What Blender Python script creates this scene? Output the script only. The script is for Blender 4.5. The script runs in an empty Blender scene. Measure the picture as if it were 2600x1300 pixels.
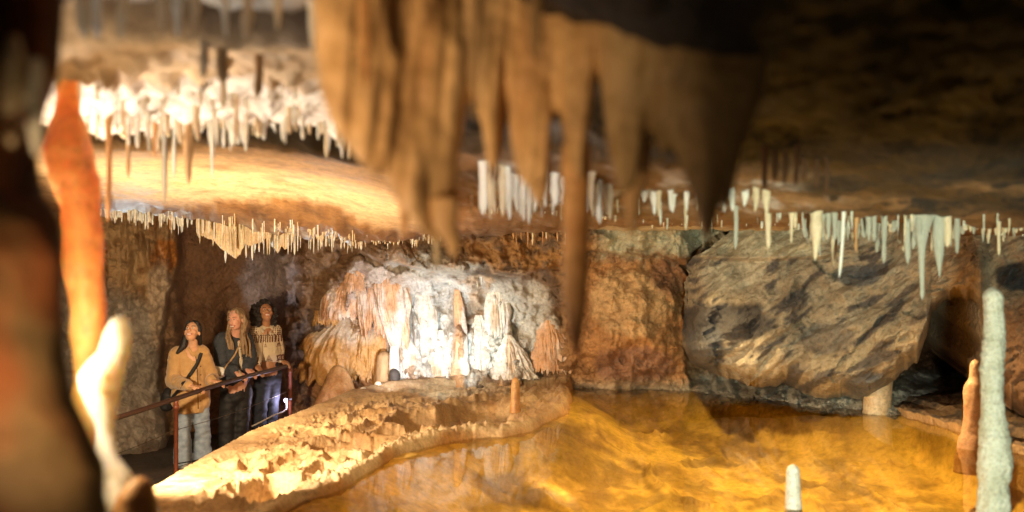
import bpy, bmesh, math, random
import numpy as np
from mathutils import Vector, Matrix
sc = bpy.context.scene
col = sc.collection
FP = 2528.0            # focal length in photo pixels (35 mm lens on a 36 mm sensor, 2600 px wide)
HX, HY = 1300.0, 700.0 # principal column and horizon row of the photo
def P(px, py, D): return Vector(((px-HX)/FP*D, D, (HY-py)/FP*D))

# ---------------------------------------------------------------- camera, world, lamps, exposure
cam_d = bpy.data.cameras.new('camera'); cam = bpy.data.objects.new('camera', cam_d); col.objects.link(cam)
cam.location = (0,0,0); cam.rotation_euler = (math.radians(90),0,0)
cam_d.lens = 35; cam_d.sensor_width = 36; cam_d.shift_y = 50/2600.0
cam_d.clip_start = 0.05; cam_d.clip_end = 200
cam_d.dof.use_dof = True; cam_d.dof.focus_distance = 11.2; cam_d.dof.aperture_fstop = 1.2
sc.camera = cam
w = bpy.data.worlds.new('World'); sc.world = w; w.use_nodes = True
w.node_tree.nodes['Background'].inputs[0].default_value = (0.9,0.55,0.3,1)
w.node_tree.nodes['Background'].inputs[1].default_value = 0.004
sc.view_settings.view_transform = 'Standard'; sc.view_settings.look = 'None'
sc.view_settings.exposure = 0.0; sc.view_settings.gamma = 1.0
sc.cycles.max_bounces = 6; sc.cycles.diffuse_bounces = 3; sc.cycles.glossy_bounces = 2
sc.cycles.transparent_max_bounces = 8; sc.cycles.sample_clamp_indirect = 4.0
sc.cycles.use_denoising = True
sc.cycles.caustics_reflective = False; sc.cycles.caustics_refractive = False

def lamp(name, loc, power, color, radius=0.08, aim=None, cone=120, blend=0.6):
    l = bpy.data.lights.new(name, 'SPOT' if aim is not None else 'POINT')
    l.energy = power; l.color = color; l.shadow_soft_size = radius
    o = bpy.data.objects.new(name, l); col.objects.link(o); o.location = loc
    if aim is not None:
        l.spot_size = math.radians(cone); l.spot_blend = blend
        o.rotation_euler = (Vector(aim)-Vector(loc)).to_track_quat('-Z','Y').to_euler()
    return o
WARM=(1.0,0.69,0.37); AMBER=(1.0,0.69,0.31); COOL=(0.72,0.92,1.0); PINK=(1.0,0.88,0.74); PALE=(0.93,1.0,0.74)
lamp('lamp_path', P(215,905,6.3), 700, (1,.74,.45), .08, aim=P(740,1120,8.6), cone=148, blend=.7)
lamp('lamp_slab', P(160,960,7.2), 225, WARM, .15, aim=P(560,420,7.5), cone=120, blend=.8)
lamp('lamp_upper', P(60,1060,3.7), 150, PINK, .08, aim=P(500,250,3.8), cone=90, blend=.8)
lamp('lamp_wall_white', P(1190,950,11.7), 32, COOL, .06, aim=P(1170,780,12.9), cone=130, blend=1)
lamp('lamp_wall_side', P(1010,960,11.4), 60, (.95,.93,1.0), .06, aim=P(960,780,12.9), cone=130, blend=1)
lamp('lamp_ledge', P(330,680,10.9), 60, COOL, .05, aim=P(470,500,10.1), cone=90, blend=.6)
lamp('lamp_ledge_right', P(800,690,11.5), 70, COOL, .05, aim=P(750,570,10.3), cone=80, blend=.6)
lamp('lamp_pool', Vector((1.0,7.0,.30)), 330, AMBER, .05, aim=(1.1,7.0,-1.6), cone=140, blend=1)
lamp('lamp_pool_back', Vector((1.6,10.2,.30)), 260, AMBER, .05, aim=(1.6,10.0,-1.6), cone=130, blend=1)
lamp('lamp_pool_far', Vector((3.0,8.4,.22)), 350, AMBER, .05, aim=(3.0,8.2,-1.6), cone=140, blend=1)
lamp('lamp_right', Vector((.6,.3,-1.2)), 1700, PALE, .08, aim=P(2190,800,8), cone=48, blend=.9)
lamp('lamp_mid', P(1250,1000,12.2), 80, WARM, .1, aim=P(1500,800,12.5), cone=150, blend=.8)
lamp('lamp_boulder', P(1500,1120,10.0), 420, WARM, .1, aim=P(1560,800,12.2), cone=100, blend=.9)
lamp('lamp_band', P(1330,420,3.2), 45, PINK, .05, aim=P(1500,520,4.6), cone=90, blend=.8)
lamp('lamp_column', P(40,930,2.8), 21, WARM, .04)
lamp('lamp_column_back', P(140,640,4.0), 20, WARM, .04)
lamp('fill_rock', Vector((-.2,.6,-.6)), 5, WARM, .05, aim=P(60,800,1.6), cone=60, blend=1)  # unseen fill, added to lift the dark left column
lamp('fill_drapery', Vector((-.9,.8,-.5)), 135, (1,.66,.33), .06, aim=P(930,360,2), cone=44, blend=1)  # warm fill added near the camera for the front of the drapery
lamp('lamp_pool_spot', Vector((.42,8.0,-1.60)), 5, WARM, .03)
lamp('fill_wall_wide', P(1130,985,10.7), 95, COOL, .08, aim=P(1110,740,12.8), cone=105, blend=1)  # extra cool wash, added to brighten the upper wall
lamp('fill_top_left', Vector((-1.0,2.1,-.6)), 22, COOL, .05, aim=(-.75,2.2,.66), cone=95, blend=.8)  # added light without a fitting, brightens the pale ridge at top left
lamp('fill_drapery_right', Vector((.9,.8,-.7)), 7, WARM, .05, aim=P(1680,330,2), cone=42, blend=1)  # weak fill, added so the right folds of the drapery show
lamp('fill_mound', P(300,850,8.8), 420, WARM, .06, aim=P(1020,1030,10.0), cone=78, blend=.9)  # second fill, added to light the back half of the mound


# ---------------------------------------------------------------- helpers
def props(o, label=None, cat=None, group=None, kind=None):
    if label: o['label'] = label
    if cat: o['category'] = cat
    if group: o['group'] = group
    if kind: o['kind'] = kind
    return o
def link(name, me, mat=None, parent=None):
    o = bpy.data.objects.new(name, me); col.objects.link(o)
    if mat is not None and not me.materials: me.materials.append(mat)
    if parent is not None: o.parent = parent
    return o
def empty(name, loc):
    o = bpy.data.objects.new(name, None); col.objects.link(o); o.location = loc; o.empty_display_size = .1
    return o
def smooth(me, v=True):
    me.polygons.foreach_set('use_smooth', [v]*len(me.polygons)); me.update()
def add_tint(me, C):
    a = me.color_attributes.new('mineral', 'FLOAT_COLOR', 'POINT')
    c = np.ones((len(C),4), np.float32); c[:,:3] = np.clip(C,0,1)
    a.data.foreach_set('color', c.ravel())
def grid_mesh(name, XYZ, tint=None, wrap=False, flip=False):
    """XYZ: (rows, cols, 3)"""
    r, c = XYZ.shape[:2]
    idx = np.arange(r*c).reshape(r,c)
    if wrap: idx = np.concatenate([idx, idx[:,:1]],1)
    a = idx[:-1,:-1].ravel(); b = idx[:-1,1:].ravel(); d = idx[1:,:-1].ravel(); e = idx[1:,1:].ravel()
    f = np.stack([a,b,e,d],1) if not flip else np.stack([a,d,e,b],1)
    me = bpy.data.meshes.new(name)
    me.vertices.add(r*c); me.vertices.foreach_set('co', XYZ.astype(np.float32).ravel())
    me.loops.add(f.size); me.loops.foreach_set('vertex_index', f.astype(np.int32).ravel())
    me.polygons.add(len(f)); me.polygons.foreach_set('loop_start', np.arange(0,f.size,4,dtype=np.int32))
    me.update(calc_edges=True); smooth(me)
    if tint is not None: add_tint(me, tint.reshape(-1,3))
    return me
def smst(a,b,x):
    t = np.clip((x-a)/(b-a),0,1); return t*t*(3-2*t)

# numpy gradient noise
def _h(ix,iy,iz,s):
    n = (ix.astype(np.int64)*374761393 + iy.astype(np.int64)*668265263 + iz.astype(np.int64)*2147483647 + s*1274126177) & 0xffffffff
    n = ((n ^ (n>>13))*1274126177) & 0xffffffff
    n = ((n ^ (n>>16))*2246822519) & 0xffffffff
    return n ^ (n>>15)
def noise3(x,y,z,s=0):
    x,y,z = np.broadcast_arrays(x,y,z)
    ix,iy,iz = np.floor(x),np.floor(y),np.floor(z)
    fx,fy,fz = x-ix,y-iy,z-iz
    u,v,w_ = [t*t*t*(t*(t*6-15)+10) for t in (fx,fy,fz)]
    def g(dx,dy,dz):
        h = _h(ix+dx,iy+dy,iz+dz,s)
        a = (h & 1023)/1023.*6.28318; b = ((h>>10)&1023)/1023.*2-1
        r = np.sqrt(1-b*b)
        return np.cos(a)*r*(fx-dx)+np.sin(a)*r*(fy-dy)+b*(fz-dz)
    def L(a,b,t): return a+(b-a)*t
    return 1.5*L(L(L(g(0,0,0),g(1,0,0),u),L(g(0,1,0),g(1,1,0),u),v),
             L(L(g(0,0,1),g(1,0,1),u),L(g(0,1,1),g(1,1,1),u),v),w_)
def fbm(x,y,z,o=5,s=0,gain=.5,lac=2.03):
    t=0; a=1
    for i in range(o):
        t = t + a*noise3(x,y,z,s+i*17); x=x*lac; y=y*lac; z=z*lac; a*=gain
    return t
def ridged(x,y,z,o=5,s=0,gain=.5,lac=2.1):
    t=0; a=1
    for i in range(o):
        t = t + a*(1-2*np.abs(noise3(x,y,z,s+i*13))); x=x*lac; y=y*lac; z=z*lac; a*=gain
    return t
def worley2(x,y,s=0,jit=.9):
    ix,iy=np.floor(x),np.floor(y); f1=np.full(x.shape,9.); f2=np.full(x.shape,9.); cid=np.zeros(x.shape)
    for dx in (-1,0,1):
        for dy in (-1,0,1):
            h=_h(ix+dx,iy+dy,iy*0,s)
            cx=ix+dx+.5+jit*((h&1023)/1023.-.5); cy=iy+dy+.5+jit*(((h>>10)&1023)/1023.-.5)
            d=np.hypot(x-cx,y-cy); n=d<f1
            f2=np.where(n,f1,np.minimum(f2,d)); cid=np.where(n,((h>>5)&1023)/1023.,cid); f1=np.where(n,d,f1)
    return f1,f2,cid
def tps(pts, vals, lam=1e-4):
    pts=np.array(pts,float); v=np.array(vals,float); n=len(pts)
    def K(r2): return np.where(r2>0, r2*np.log(r2+1e-12)*.5, 0)
    d2=((pts[:,None]-pts[None])**2).sum(-1)
    A=np.zeros((n+3,n+3)); A[:n,:n]=K(d2)+lam*np.eye(n); A[:n,n]=1; A[:n,n+1:]=pts; A[n,:n]=1; A[n+1:,:n]=pts.T
    wv=np.linalg.solve(A,np.concatenate([v,[0,0,0]]))
    def f(a,b):
        a=np.asarray(a,float); b=np.asarray(b,float); sh=a.shape; a=a.ravel(); b=b.ravel()
        out=wv[n]+wv[n+1]*a+wv[n+2]*b
        for i in range(n): out=out+wv[i]*K((a-pts[i,0])**2+(b-pts[i,1])**2)
        return out.reshape(sh)
    return f
def mixc(C, c, m):
    m=np.clip(m,0,1)[...,None]; return C*(1-m)+np.array(c)*m

# ---------------------------------------------------------------- materials
def nt(name):
    m = bpy.data.materials.new(name); m.use_nodes = True
    t = m.node_tree; b = t.nodes['Principled BSDF']; return m,t,b
def N(t, typ, **kw):
    n = t.nodes.new(typ)
    for k,v in kw.items():
        if k in n.inputs: n.inputs[k].default_value = v
        else: setattr(n,k,v)
    return n
def ramp(t, fac, stops):
    r = t.nodes.new('ShaderNodeValToRGB'); e = r.color_ramp.elements
    while len(e)<len(stops): e.new(.5)
    for i,(p,c) in enumerate(stops):
        e[i].position=p; e[i].color=(c[0],c[1],c[2],1) if len(c)==3 else c
    t.links.new(fac, r.inputs[0]); return r
def rock(name, color=None, color2=None, attr=False, rough=(.45,.8), bump=.5, scale=8, dist=.03, streak=None, sss=0, sss_r=(.1,.04,.015), spec=.5, coat=0, spots=0, warp=1.0):
    m,t,b = nt(name)
    tc = N(t,'ShaderNodeTexCoord'); mp = N(t,'ShaderNodeMapping'); t.links.new(tc.outputs['Object'],mp.inputs[0])
    if streak: mp.inputs['Scale'].default_value = streak
    n1 = N(t,'ShaderNodeTexNoise',Scale=scale*.35,Detail=8.0,Roughness=.62,Distortion=.4*warp); t.links.new(mp.outputs[0],n1.inputs[0])
    n2 = N(t,'ShaderNodeTexNoise',Scale=scale*2.2,Detail=10.0,Roughness=.68); t.links.new(mp.outputs[0],n2.inputs[0])
    n3 = N(t,'ShaderNodeTexVoronoi',Scale=scale*1.7); t.links.new(mp.outputs[0],n3.inputs[0])
    if attr:
        a = N(t,'ShaderNodeAttribute',attribute_name='mineral'); base = a.outputs['Color']
    else:
        r0 = ramp(t,n1.outputs[0],[(.36,color),(.64,color2 or color)]); base = r0.outputs[0]
    r1 = ramp(t,n2.outputs[0],[(.3,(.62,.60,.56)),(.5,(.95,.95,.95)),(.72,(1.15,1.15,1.18))])
    mx = N(t,'ShaderNodeMix',data_type='RGBA',blend_type='MULTIPLY'); mx.inputs[0].default_value=1
    t.links.new(base,mx.inputs[6]); t.links.new(r1.outputs[0],mx.inputs[7]); out=mx.outputs[2]
    if attr:
        r2 = ramp(t,n1.outputs[0],[(.33,(.66,.58,.52)),(.5,(1,1,1)),(.66,(1.18,1.16,1.12))])
        m2 = N(t,'ShaderNodeMix',data_type='RGBA',blend_type='MULTIPLY'); m2.inputs[0].default_value=.9
        t.links.new(out,m2.inputs[6]); t.links.new(r2.outputs[0],m2.inputs[7]); out=m2.outputs[2]
    t.links.new(out,b.inputs['Base Color'])
    rr = N(t,'ShaderNodeMapRange'); rr.inputs[1].default_value=.3; rr.inputs[2].default_value=.7
    rr.inputs[3].default_value=rough[0]; rr.inputs[4].default_value=rough[1]
    t.links.new(n1.outputs[0],rr.inputs[0]); t.links.new(rr.outputs[0],b.inputs['Roughness'])
    ma = N(t,'ShaderNodeMath',operation='MULTIPLY_ADD'); t.links.new(n3.outputs[0],ma.inputs[0]); ma.inputs[1].default_value=-.35
    t.links.new(n2.outputs[0],ma.inputs[2])
    bp = N(t,'ShaderNodeBump',Strength=bump,Distance=dist); t.links.new(ma.outputs[0],bp.inputs['Height'])
    t.links.new(bp.outputs[0],b.inputs['Normal'])
    b.inputs['Specular IOR Level'].default_value=spec
    if sss:
        b.inputs['Subsurface Weight'].default_value=sss; b.inputs['Subsurface Radius'].default_value=sss_r; b.inputs['Subsurface Scale'].default_value=1
    if coat: b.inputs['Coat Weight'].default_value=coat; b.inputs['Coat Roughness'].default_value=.15
    return m
def plain(name, c, rough=.6, metal=0, bump=0, scale=40, c2=None, sheen=0, streak=None, sss=0):
    m,t,b = nt(name)
    tc = N(t,'ShaderNodeTexCoord'); mp = N(t,'ShaderNodeMapping'); t.links.new(tc.outputs['Object'],mp.inputs[0])
    if streak: mp.inputs['Scale'].default_value=streak
    n = N(t,'ShaderNodeTexNoise',Scale=scale,Detail=6.0,Roughness=.6); t.links.new(mp.outputs[0],n.inputs[0])
    c2 = c2 or tuple(x*.7 for x in c)
    r = ramp(t,n.outputs[0],[(.35,c2),(.62,c)]); t.links.new(r.outputs[0],b.inputs['Base Color'])
    b.inputs['Roughness'].default_value=rough; b.inputs['Metallic'].default_value=metal
    if sheen: b.inputs['Sheen Weight'].default_value=sheen
    if sss: b.inputs['Subsurface Weight'].default_value=sss; b.inputs['Subsurface Radius'].default_value=(.02,.007,.004); b.inputs['Subsurface Scale'].default_value=1
    if bump:
        bp = N(t,'ShaderNodeBump',Strength=bump,Distance=.01); t.links.new(n.outputs[0],bp.inputs['Height']); t.links.new(bp.outputs[0],b.inputs['Normal'])
    return m
M = {}
M['wall'] = rock('wall_rock', attr=True, rough=(.34,.7), bump=.9, scale=12, dist=.05)
M['ceil'] = rock('ceiling_rock', attr=True, rough=(.5,.85), bump=.6, scale=8, dist=.02)
M['mound'] = rock('mound_calcite', attr=True, rough=(.5,.8), bump=.55, scale=16, dist=.012)
M['bed'] = rock('pool_bed_silt', attr=True, rough=(.6,.9), bump=.7, scale=7, dist=.02)
M['grey'] = rock('grey_limestone', attr=True, rough=(.3,.6), bump=1.0, scale=9, dist=.06, streak=(1,1,1))
M['path'] = rock('path_rock', (.03,.025,.022),(.07,.055,.045), rough=(.5,.8))
M['flow'] = rock('orange_flowstone', attr=True, rough=(.35,.6), bump=.6, scale=14, dist=.012, sss=.15, sss_r=(.03,.012,.005))
M['white'] = rock('white_calcite', (.78,.74,.64),(.88,.86,.80), rough=(.3,.55), bump=.35, scale=18, dist=.008, sss=.35, sss_r=(.03,.02,.012))
M['cream'] = rock('cream_calcite', (.62,.48,.30),(.80,.68,.48), rough=(.3,.55), bump=.35, scale=18, dist=.008, sss=.3, sss_r=(.03,.015,.008))
M['rust'] = rock('rusty_calcite', (.42,.20,.07),(.62,.36,.15), rough=(.3,.55), bump=.35, scale=16, dist=.008, sss=.25, sss_r=(.04,.014,.005))
M['grstal'] = rock('pale_calcite_column', (.62,.62,.50),(.80,.80,.70), rough=(.3,.5), bump=.8, scale=24, dist=.014, sss=.3, sss_r=(.02,.015,.01))
M['glow'] = rock('translucent_orange_calcite', (.86,.44,.14),(.94,.62,.28), rough=(.35,.6), bump=.3, scale=9, dist=.02, sss=1.0, sss_r=(.20,.07,.02))
M['blob'] = rock('translucent_white_calcite', (.94,.90,.82),(.97,.94,.88), rough=(.35,.6), bump=.3, scale=9, dist=.02, sss=1.0, sss_r=(.12,.09,.06))
M['dark'] = rock('shade_dark_straw', (.10,.035,.012),(.20,.10,.04), rough=(.6,.9), bump=.6, scale=7, dist=.03)
M['curt'] = rock('tan_drapery_calcite', (.40,.22,.09),(.56,.36,.18), rough=(.5,.8), bump=.3, scale=7, dist=.02, streak=(1,1,.3), sss=.0)

# ================================================================ SETTING
# ---- ceiling
CP = [  # (px, D, z)
 (-300,1.0,.9),(400,1.0,.9),(900,1.0,.85),(1300,1.0,.85),(1900,1.0,.8),(2800,1.0,.8),
 (0,2.2,.66),(400,2.2,.66),(800,2.2,.66),(1050,2.1,.64),(1390,2.1,.53),(1650,2.1,.45),(1930,2.2,.37),(2200,2.4,.42),(2600,2.5,.48),(3000,2.5,.5),
 (0,3,.66),(400,3,.66),(800,3,.64),(1100,3,.6),(1500,3,.50),(1800,3,.45),(2200,3.2,.42),(2700,3,.45),
 (0,4,.62),(400,4.1,.62),(850,4.1,.60),(1100,4.2,.5),(1500,4.3,.41),(1900,4.3,.40),(2200,4.3,.37),(2700,4.3,.34),
 (0,5.6,.72),(300,5.8,.715),(700,5.8,.69),(950,5.9,.60),(1100,6,.5),(1400,6,.40),(1800,5.5,.36),(2150,5.5,.31),(2600,5.5,.30),(2900,5.5,.3),
 (0,9,.72),(300,9,.69),(600,9,.66),(800,9,.60),(1000,9,.45),(1150,9.5,.38),(1400,8.5,.42),(1800,8.5,.42),(2150,8,.38),(2500,8,.33),(2900,8,.3),
 (100,10,.66),(300,10,.64),(450,10,.60),(550,10,.53),(650,10,.45),(750,10,.39),(870,10.2,.37),(1000,10.3,.37),(1150,10.6,.40),
 (100,11.2,.85),(450,11.2,.85),(700,11.2,.75),(900,11.3,.65),(1100,11.6,.5),(1400,11,.50),(1700,11,.50),(2100,10.5,.48),(2500,10,.4),
 (100,13.5,1.1),(700,13.5,1.1),(1300,13.5,.8),(2000,13.5,.8),(2800,13.5,.8)]
_cf = tps([(p/1000.,math.log(d)*1.6) for p,d,z in CP],[z for p,d,z in CP],3e-3)
def ceil_z(px, D):
    px=np.asarray(px,float); D=np.asarray(D,float)
    x=(px-HX)/FP*D; y=D
    z=_cf(px/1000., np.log(np.maximum(D,.8))*1.6)
    Dw = D + .16*noise3(x*1.3,y*1.1,0*x,5)+.05*noise3(x*5,y*4,0*x,6) + (px-500)*.0002
    m = 1-smst(900,1080,px)
    z = z + m*.24*smst(4.22,4.34,Dw)*(1-smst(5.25,5.5,Dw))
    z = z + (1-smst(820,950,px))*.16*smst(2.48,2.56,Dw)*(1-smst(2.8,2.92,Dw))
    slab = (1-smst(1000,1200,px))*smst(5.4,5.7,D)*(1-smst(9.3,9.8,D))
    rough_ = 1-.85*slab
    z = z + rough_*(.045*fbm(x*1.6,y*1.6,0*x+3,4,11) + .018*ridged(x*5,y*5,0*x,4,21))
    near = (1-smst(850,1050,px))*smst(2.9,3.3,D)*(1-smst(4.2,4.4,D))
    f1,f2,c = worley2(x*11+noise3(x*6,y*6,0*x,3),y*11,7)
    z = z - near*.05*np.maximum(0,1-f1*1.7)*c*1.6
    z = z + slab*(.02*fbm(x*.7,y*2.2,0*x,4,31) + .006*ridged(x*1.5+y*.3,y*9,0*x,3,41))
    PYz=HY-FP*z/D; lbz=np.interp(px,[100,240,480,640,780,860,920,970,1100],[495,500,522,496,500,522,562,588,606])
    lw=smst(-6,14,PYz-lbz)*(1-smst(980,1150,px))*smst(7,7.4,D)*(1-smst(10.6,11,D)); z=z-lw*(.035*ridged(x*3,y*1.6,0*x,4,53)+.02*fbm(x*7,y*4,0*x,3,55))
    led = smst(9.2,9.6,D)*(1-smst(10.9,11.3,D))*(1-smst(1200,1400,px))
    z = z + led*.05*ridged(x*2.2,y*2.2,0*x,5,51)-led*.03
    return z
def build_ceiling():
    pxs=np.arange(-900,3300,6.0); iD=np.linspace(1/.7,1/13.7,560); D=1/iD
    PX,DD=np.meshgrid(pxs,D); Z=ceil_z(PX,DD); X=(PX-HX)/FP*DD
    xyz=np.stack([X,DD,Z],-1)
    C=np.zeros(X.shape+(3,))+np.array((.30,.16,.07))
    n=fbm(X*1.5,DD*1.5,Z*3,5,61); n2=fbm(X*4,DD*4,Z*6,4,63)
    C=mixc(C,(.10,.055,.03),smst(0,.7,n))
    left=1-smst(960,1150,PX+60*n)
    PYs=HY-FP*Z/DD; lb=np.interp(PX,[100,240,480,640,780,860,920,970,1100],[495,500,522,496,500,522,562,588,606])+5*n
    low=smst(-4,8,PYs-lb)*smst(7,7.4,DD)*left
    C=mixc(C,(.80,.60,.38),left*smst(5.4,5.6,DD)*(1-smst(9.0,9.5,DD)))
    C=mixc(C,(.66,.45,.25),left*smst(5.4,5.6,DD)*(1-smst(9.0,9.5,DD))*smst(.25,.8,fbm(X*.9,DD*3.5,0*X,4,66)))
    C=mixc(C,(.80,.72,.64),left*smst(3.25,3.45,DD+.2*n)*(1-smst(4.25,4.4,DD)))
    C=mixc(C,(.74,.70,.66),left*smst(1.9,2.1,DD)*(1-smst(2.45,2.6,DD)))
    C=mixc(C,(.62,.44,.26),left*smst(2.7,2.9,DD)*(1-smst(3.25,3.45,DD+.2*n)))
    C=mixc(C,(.26,.15,.08),left*smst(1.9,2.1,DD)*(1-smst(4.3,4.4,DD))*smst(-.05,.45,n2+.5*n)*.55)
    C=mixc(C,(.045,.03,.018),left*smst(4.3,4.5,DD)*(1-smst(5.4,5.6,DD)))  # shade of the recess behind the lip painted into the rock colour
    C=mixc(C,(.12,.07,.04),left*smst(2.45,2.55,DD)*(1-smst(2.8,2.95,DD)))  # gap between the layers darkened in colour too, as shade
    C=mixc(C,(.36,.20,.08),low); C=mixc(C,(.20,.11,.05),low*smst(-.1,.5,n2)); C=mixc(C,(.34,.20,.10),left*smst(9.2,9.6,DD))
    C=mixc(C,(.66,.62,.54),left*smst(9.2,9.6,DD)*smst(.25,.6,n2)*.8)
    mid=smst(1150,1250,PX)*(1-smst(2000,2200,PX))
    C=mixc(C,(.60,.52,.46),mid*smst(3.9,4.3,DD)*smst(-.1,.4,n2))
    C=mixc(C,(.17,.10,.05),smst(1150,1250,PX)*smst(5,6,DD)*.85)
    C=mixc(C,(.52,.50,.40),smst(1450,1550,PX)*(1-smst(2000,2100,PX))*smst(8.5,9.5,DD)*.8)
    C=mixc(C,(.012,.008,.006),smst(1000,1180,PX+90*n+50*n2)*(1-smst(3.7,4.35,DD)))  # near ceiling blackened in colour to look unlit
    C=mixc(C,(.036,.021,.010),smst(1950,2100,PX)*smst(3.0,3.6,DD)*(1-smst(5.2,5.7,DD))*smst(-.6,.3,n)); C=mixc(C,(.012,.01,.009),smst(1950,2100,PX)*smst(3.3,3.6,DD)*(1-smst(5.0,5.4,DD))*smst(.1,.4,n2))  # darkness of the upper right ceiling painted into its colour
    o=link('cave_ceiling', grid_mesh('cave_ceiling',xyz,C), M['ceil']); props(o,'low rugged cave ceiling of banded rock, glowing orange on the left and shade-painted black on the right','ceiling',kind='structure')
build_ceiling()

# ---- back wall as a relief (picture column/row -> distance)
WP = [ # (px,py,D)
 (-200,500,10.6),(-200,800,10.4),(-200,1150,10),(100,560,11),(100,900,11),(100,1150,10.6),
 (280,560,11.8),(280,700,11.7),(280,900,11.7),(280,1050,11.6),(280,1150,11.3),(400,560,12.1),(400,700,12),(380,850,12.1),(350,1000,12.0),
 (560,560,12.9),(560,700,13),(560,850,13),(560,1050,12.8),(700,560,12.9),(700,700,12.9),(700,900,12.9),(720,1060,12.6),
 (850,560,12.4),(850,640,12.5),(850,760,12.8),(850,950,12.9),(850,1060,12.6),
 (1000,560,12.0),(1000,640,12.2),(1000,750,12.8),(1000,850,12.8),(1000,950,12.7),
 (1150,560,11.8),(1150,620,11.9),(1150,680,12.1),(1150,740,12.9),(1150,850,12.9),(1150,950,12.75),
 (1300,560,11.7),(1300,620,11.9),(1300,700,12.2),(1300,780,12.8),(1300,900,12.7),(1300,980,12.6),
 (1440,560,11.6),(1440,650,12.0),(1440,800,12.4),(1440,930,12.5),(1440,1000,12.6),(1400,1120,12.6),
 (1560,560,11.6),(1560,640,12.1),(1560,720,12.0),(1560,850,11.9),(1560,980,12.5),(1560,1100,12.6),
 (1680,560,11.6),(1680,640,12.0),(1680,760,11.85),(1680,880,12.0),(1690,985,12.3),(1700,1100,12.4),
 (1900,560,12.2),(1900,800,12.8),(1900,960,12.3),(1900,1010,11.6),(1900,1100,11.4),
 (2100,560,12),(2100,850,12),(2100,990,11.2),(2100,1040,10.7),(2100,1120,10.5),
 (2300,560,11.5),(2330,850,12.3),(2300,970,10.9),(2300,1060,10.3),(2300,1150,10.5),
 (2430,700,12.3),(2430,850,12.4),(2420,960,11.4),(2420,1040,10.3),(2420,1130,10.1),
 (2600,600,10.5),(2600,850,10.2),(2600,1000,9.5),(2600,1150,9.3),(2850,700,9.5),(2850,1100,7.8)]
_wf=tps([(a/1000.,b/1000.) for a,b,d in WP],[d for a,b,d in WP],2e-4)
def edge_l(py):  # left flowstone mass right-hand edge
    return np.interp(py,[480,600,660,700,760,850,950,1040,1150],[455,452,455,445,425,412,405,418,430])
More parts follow.
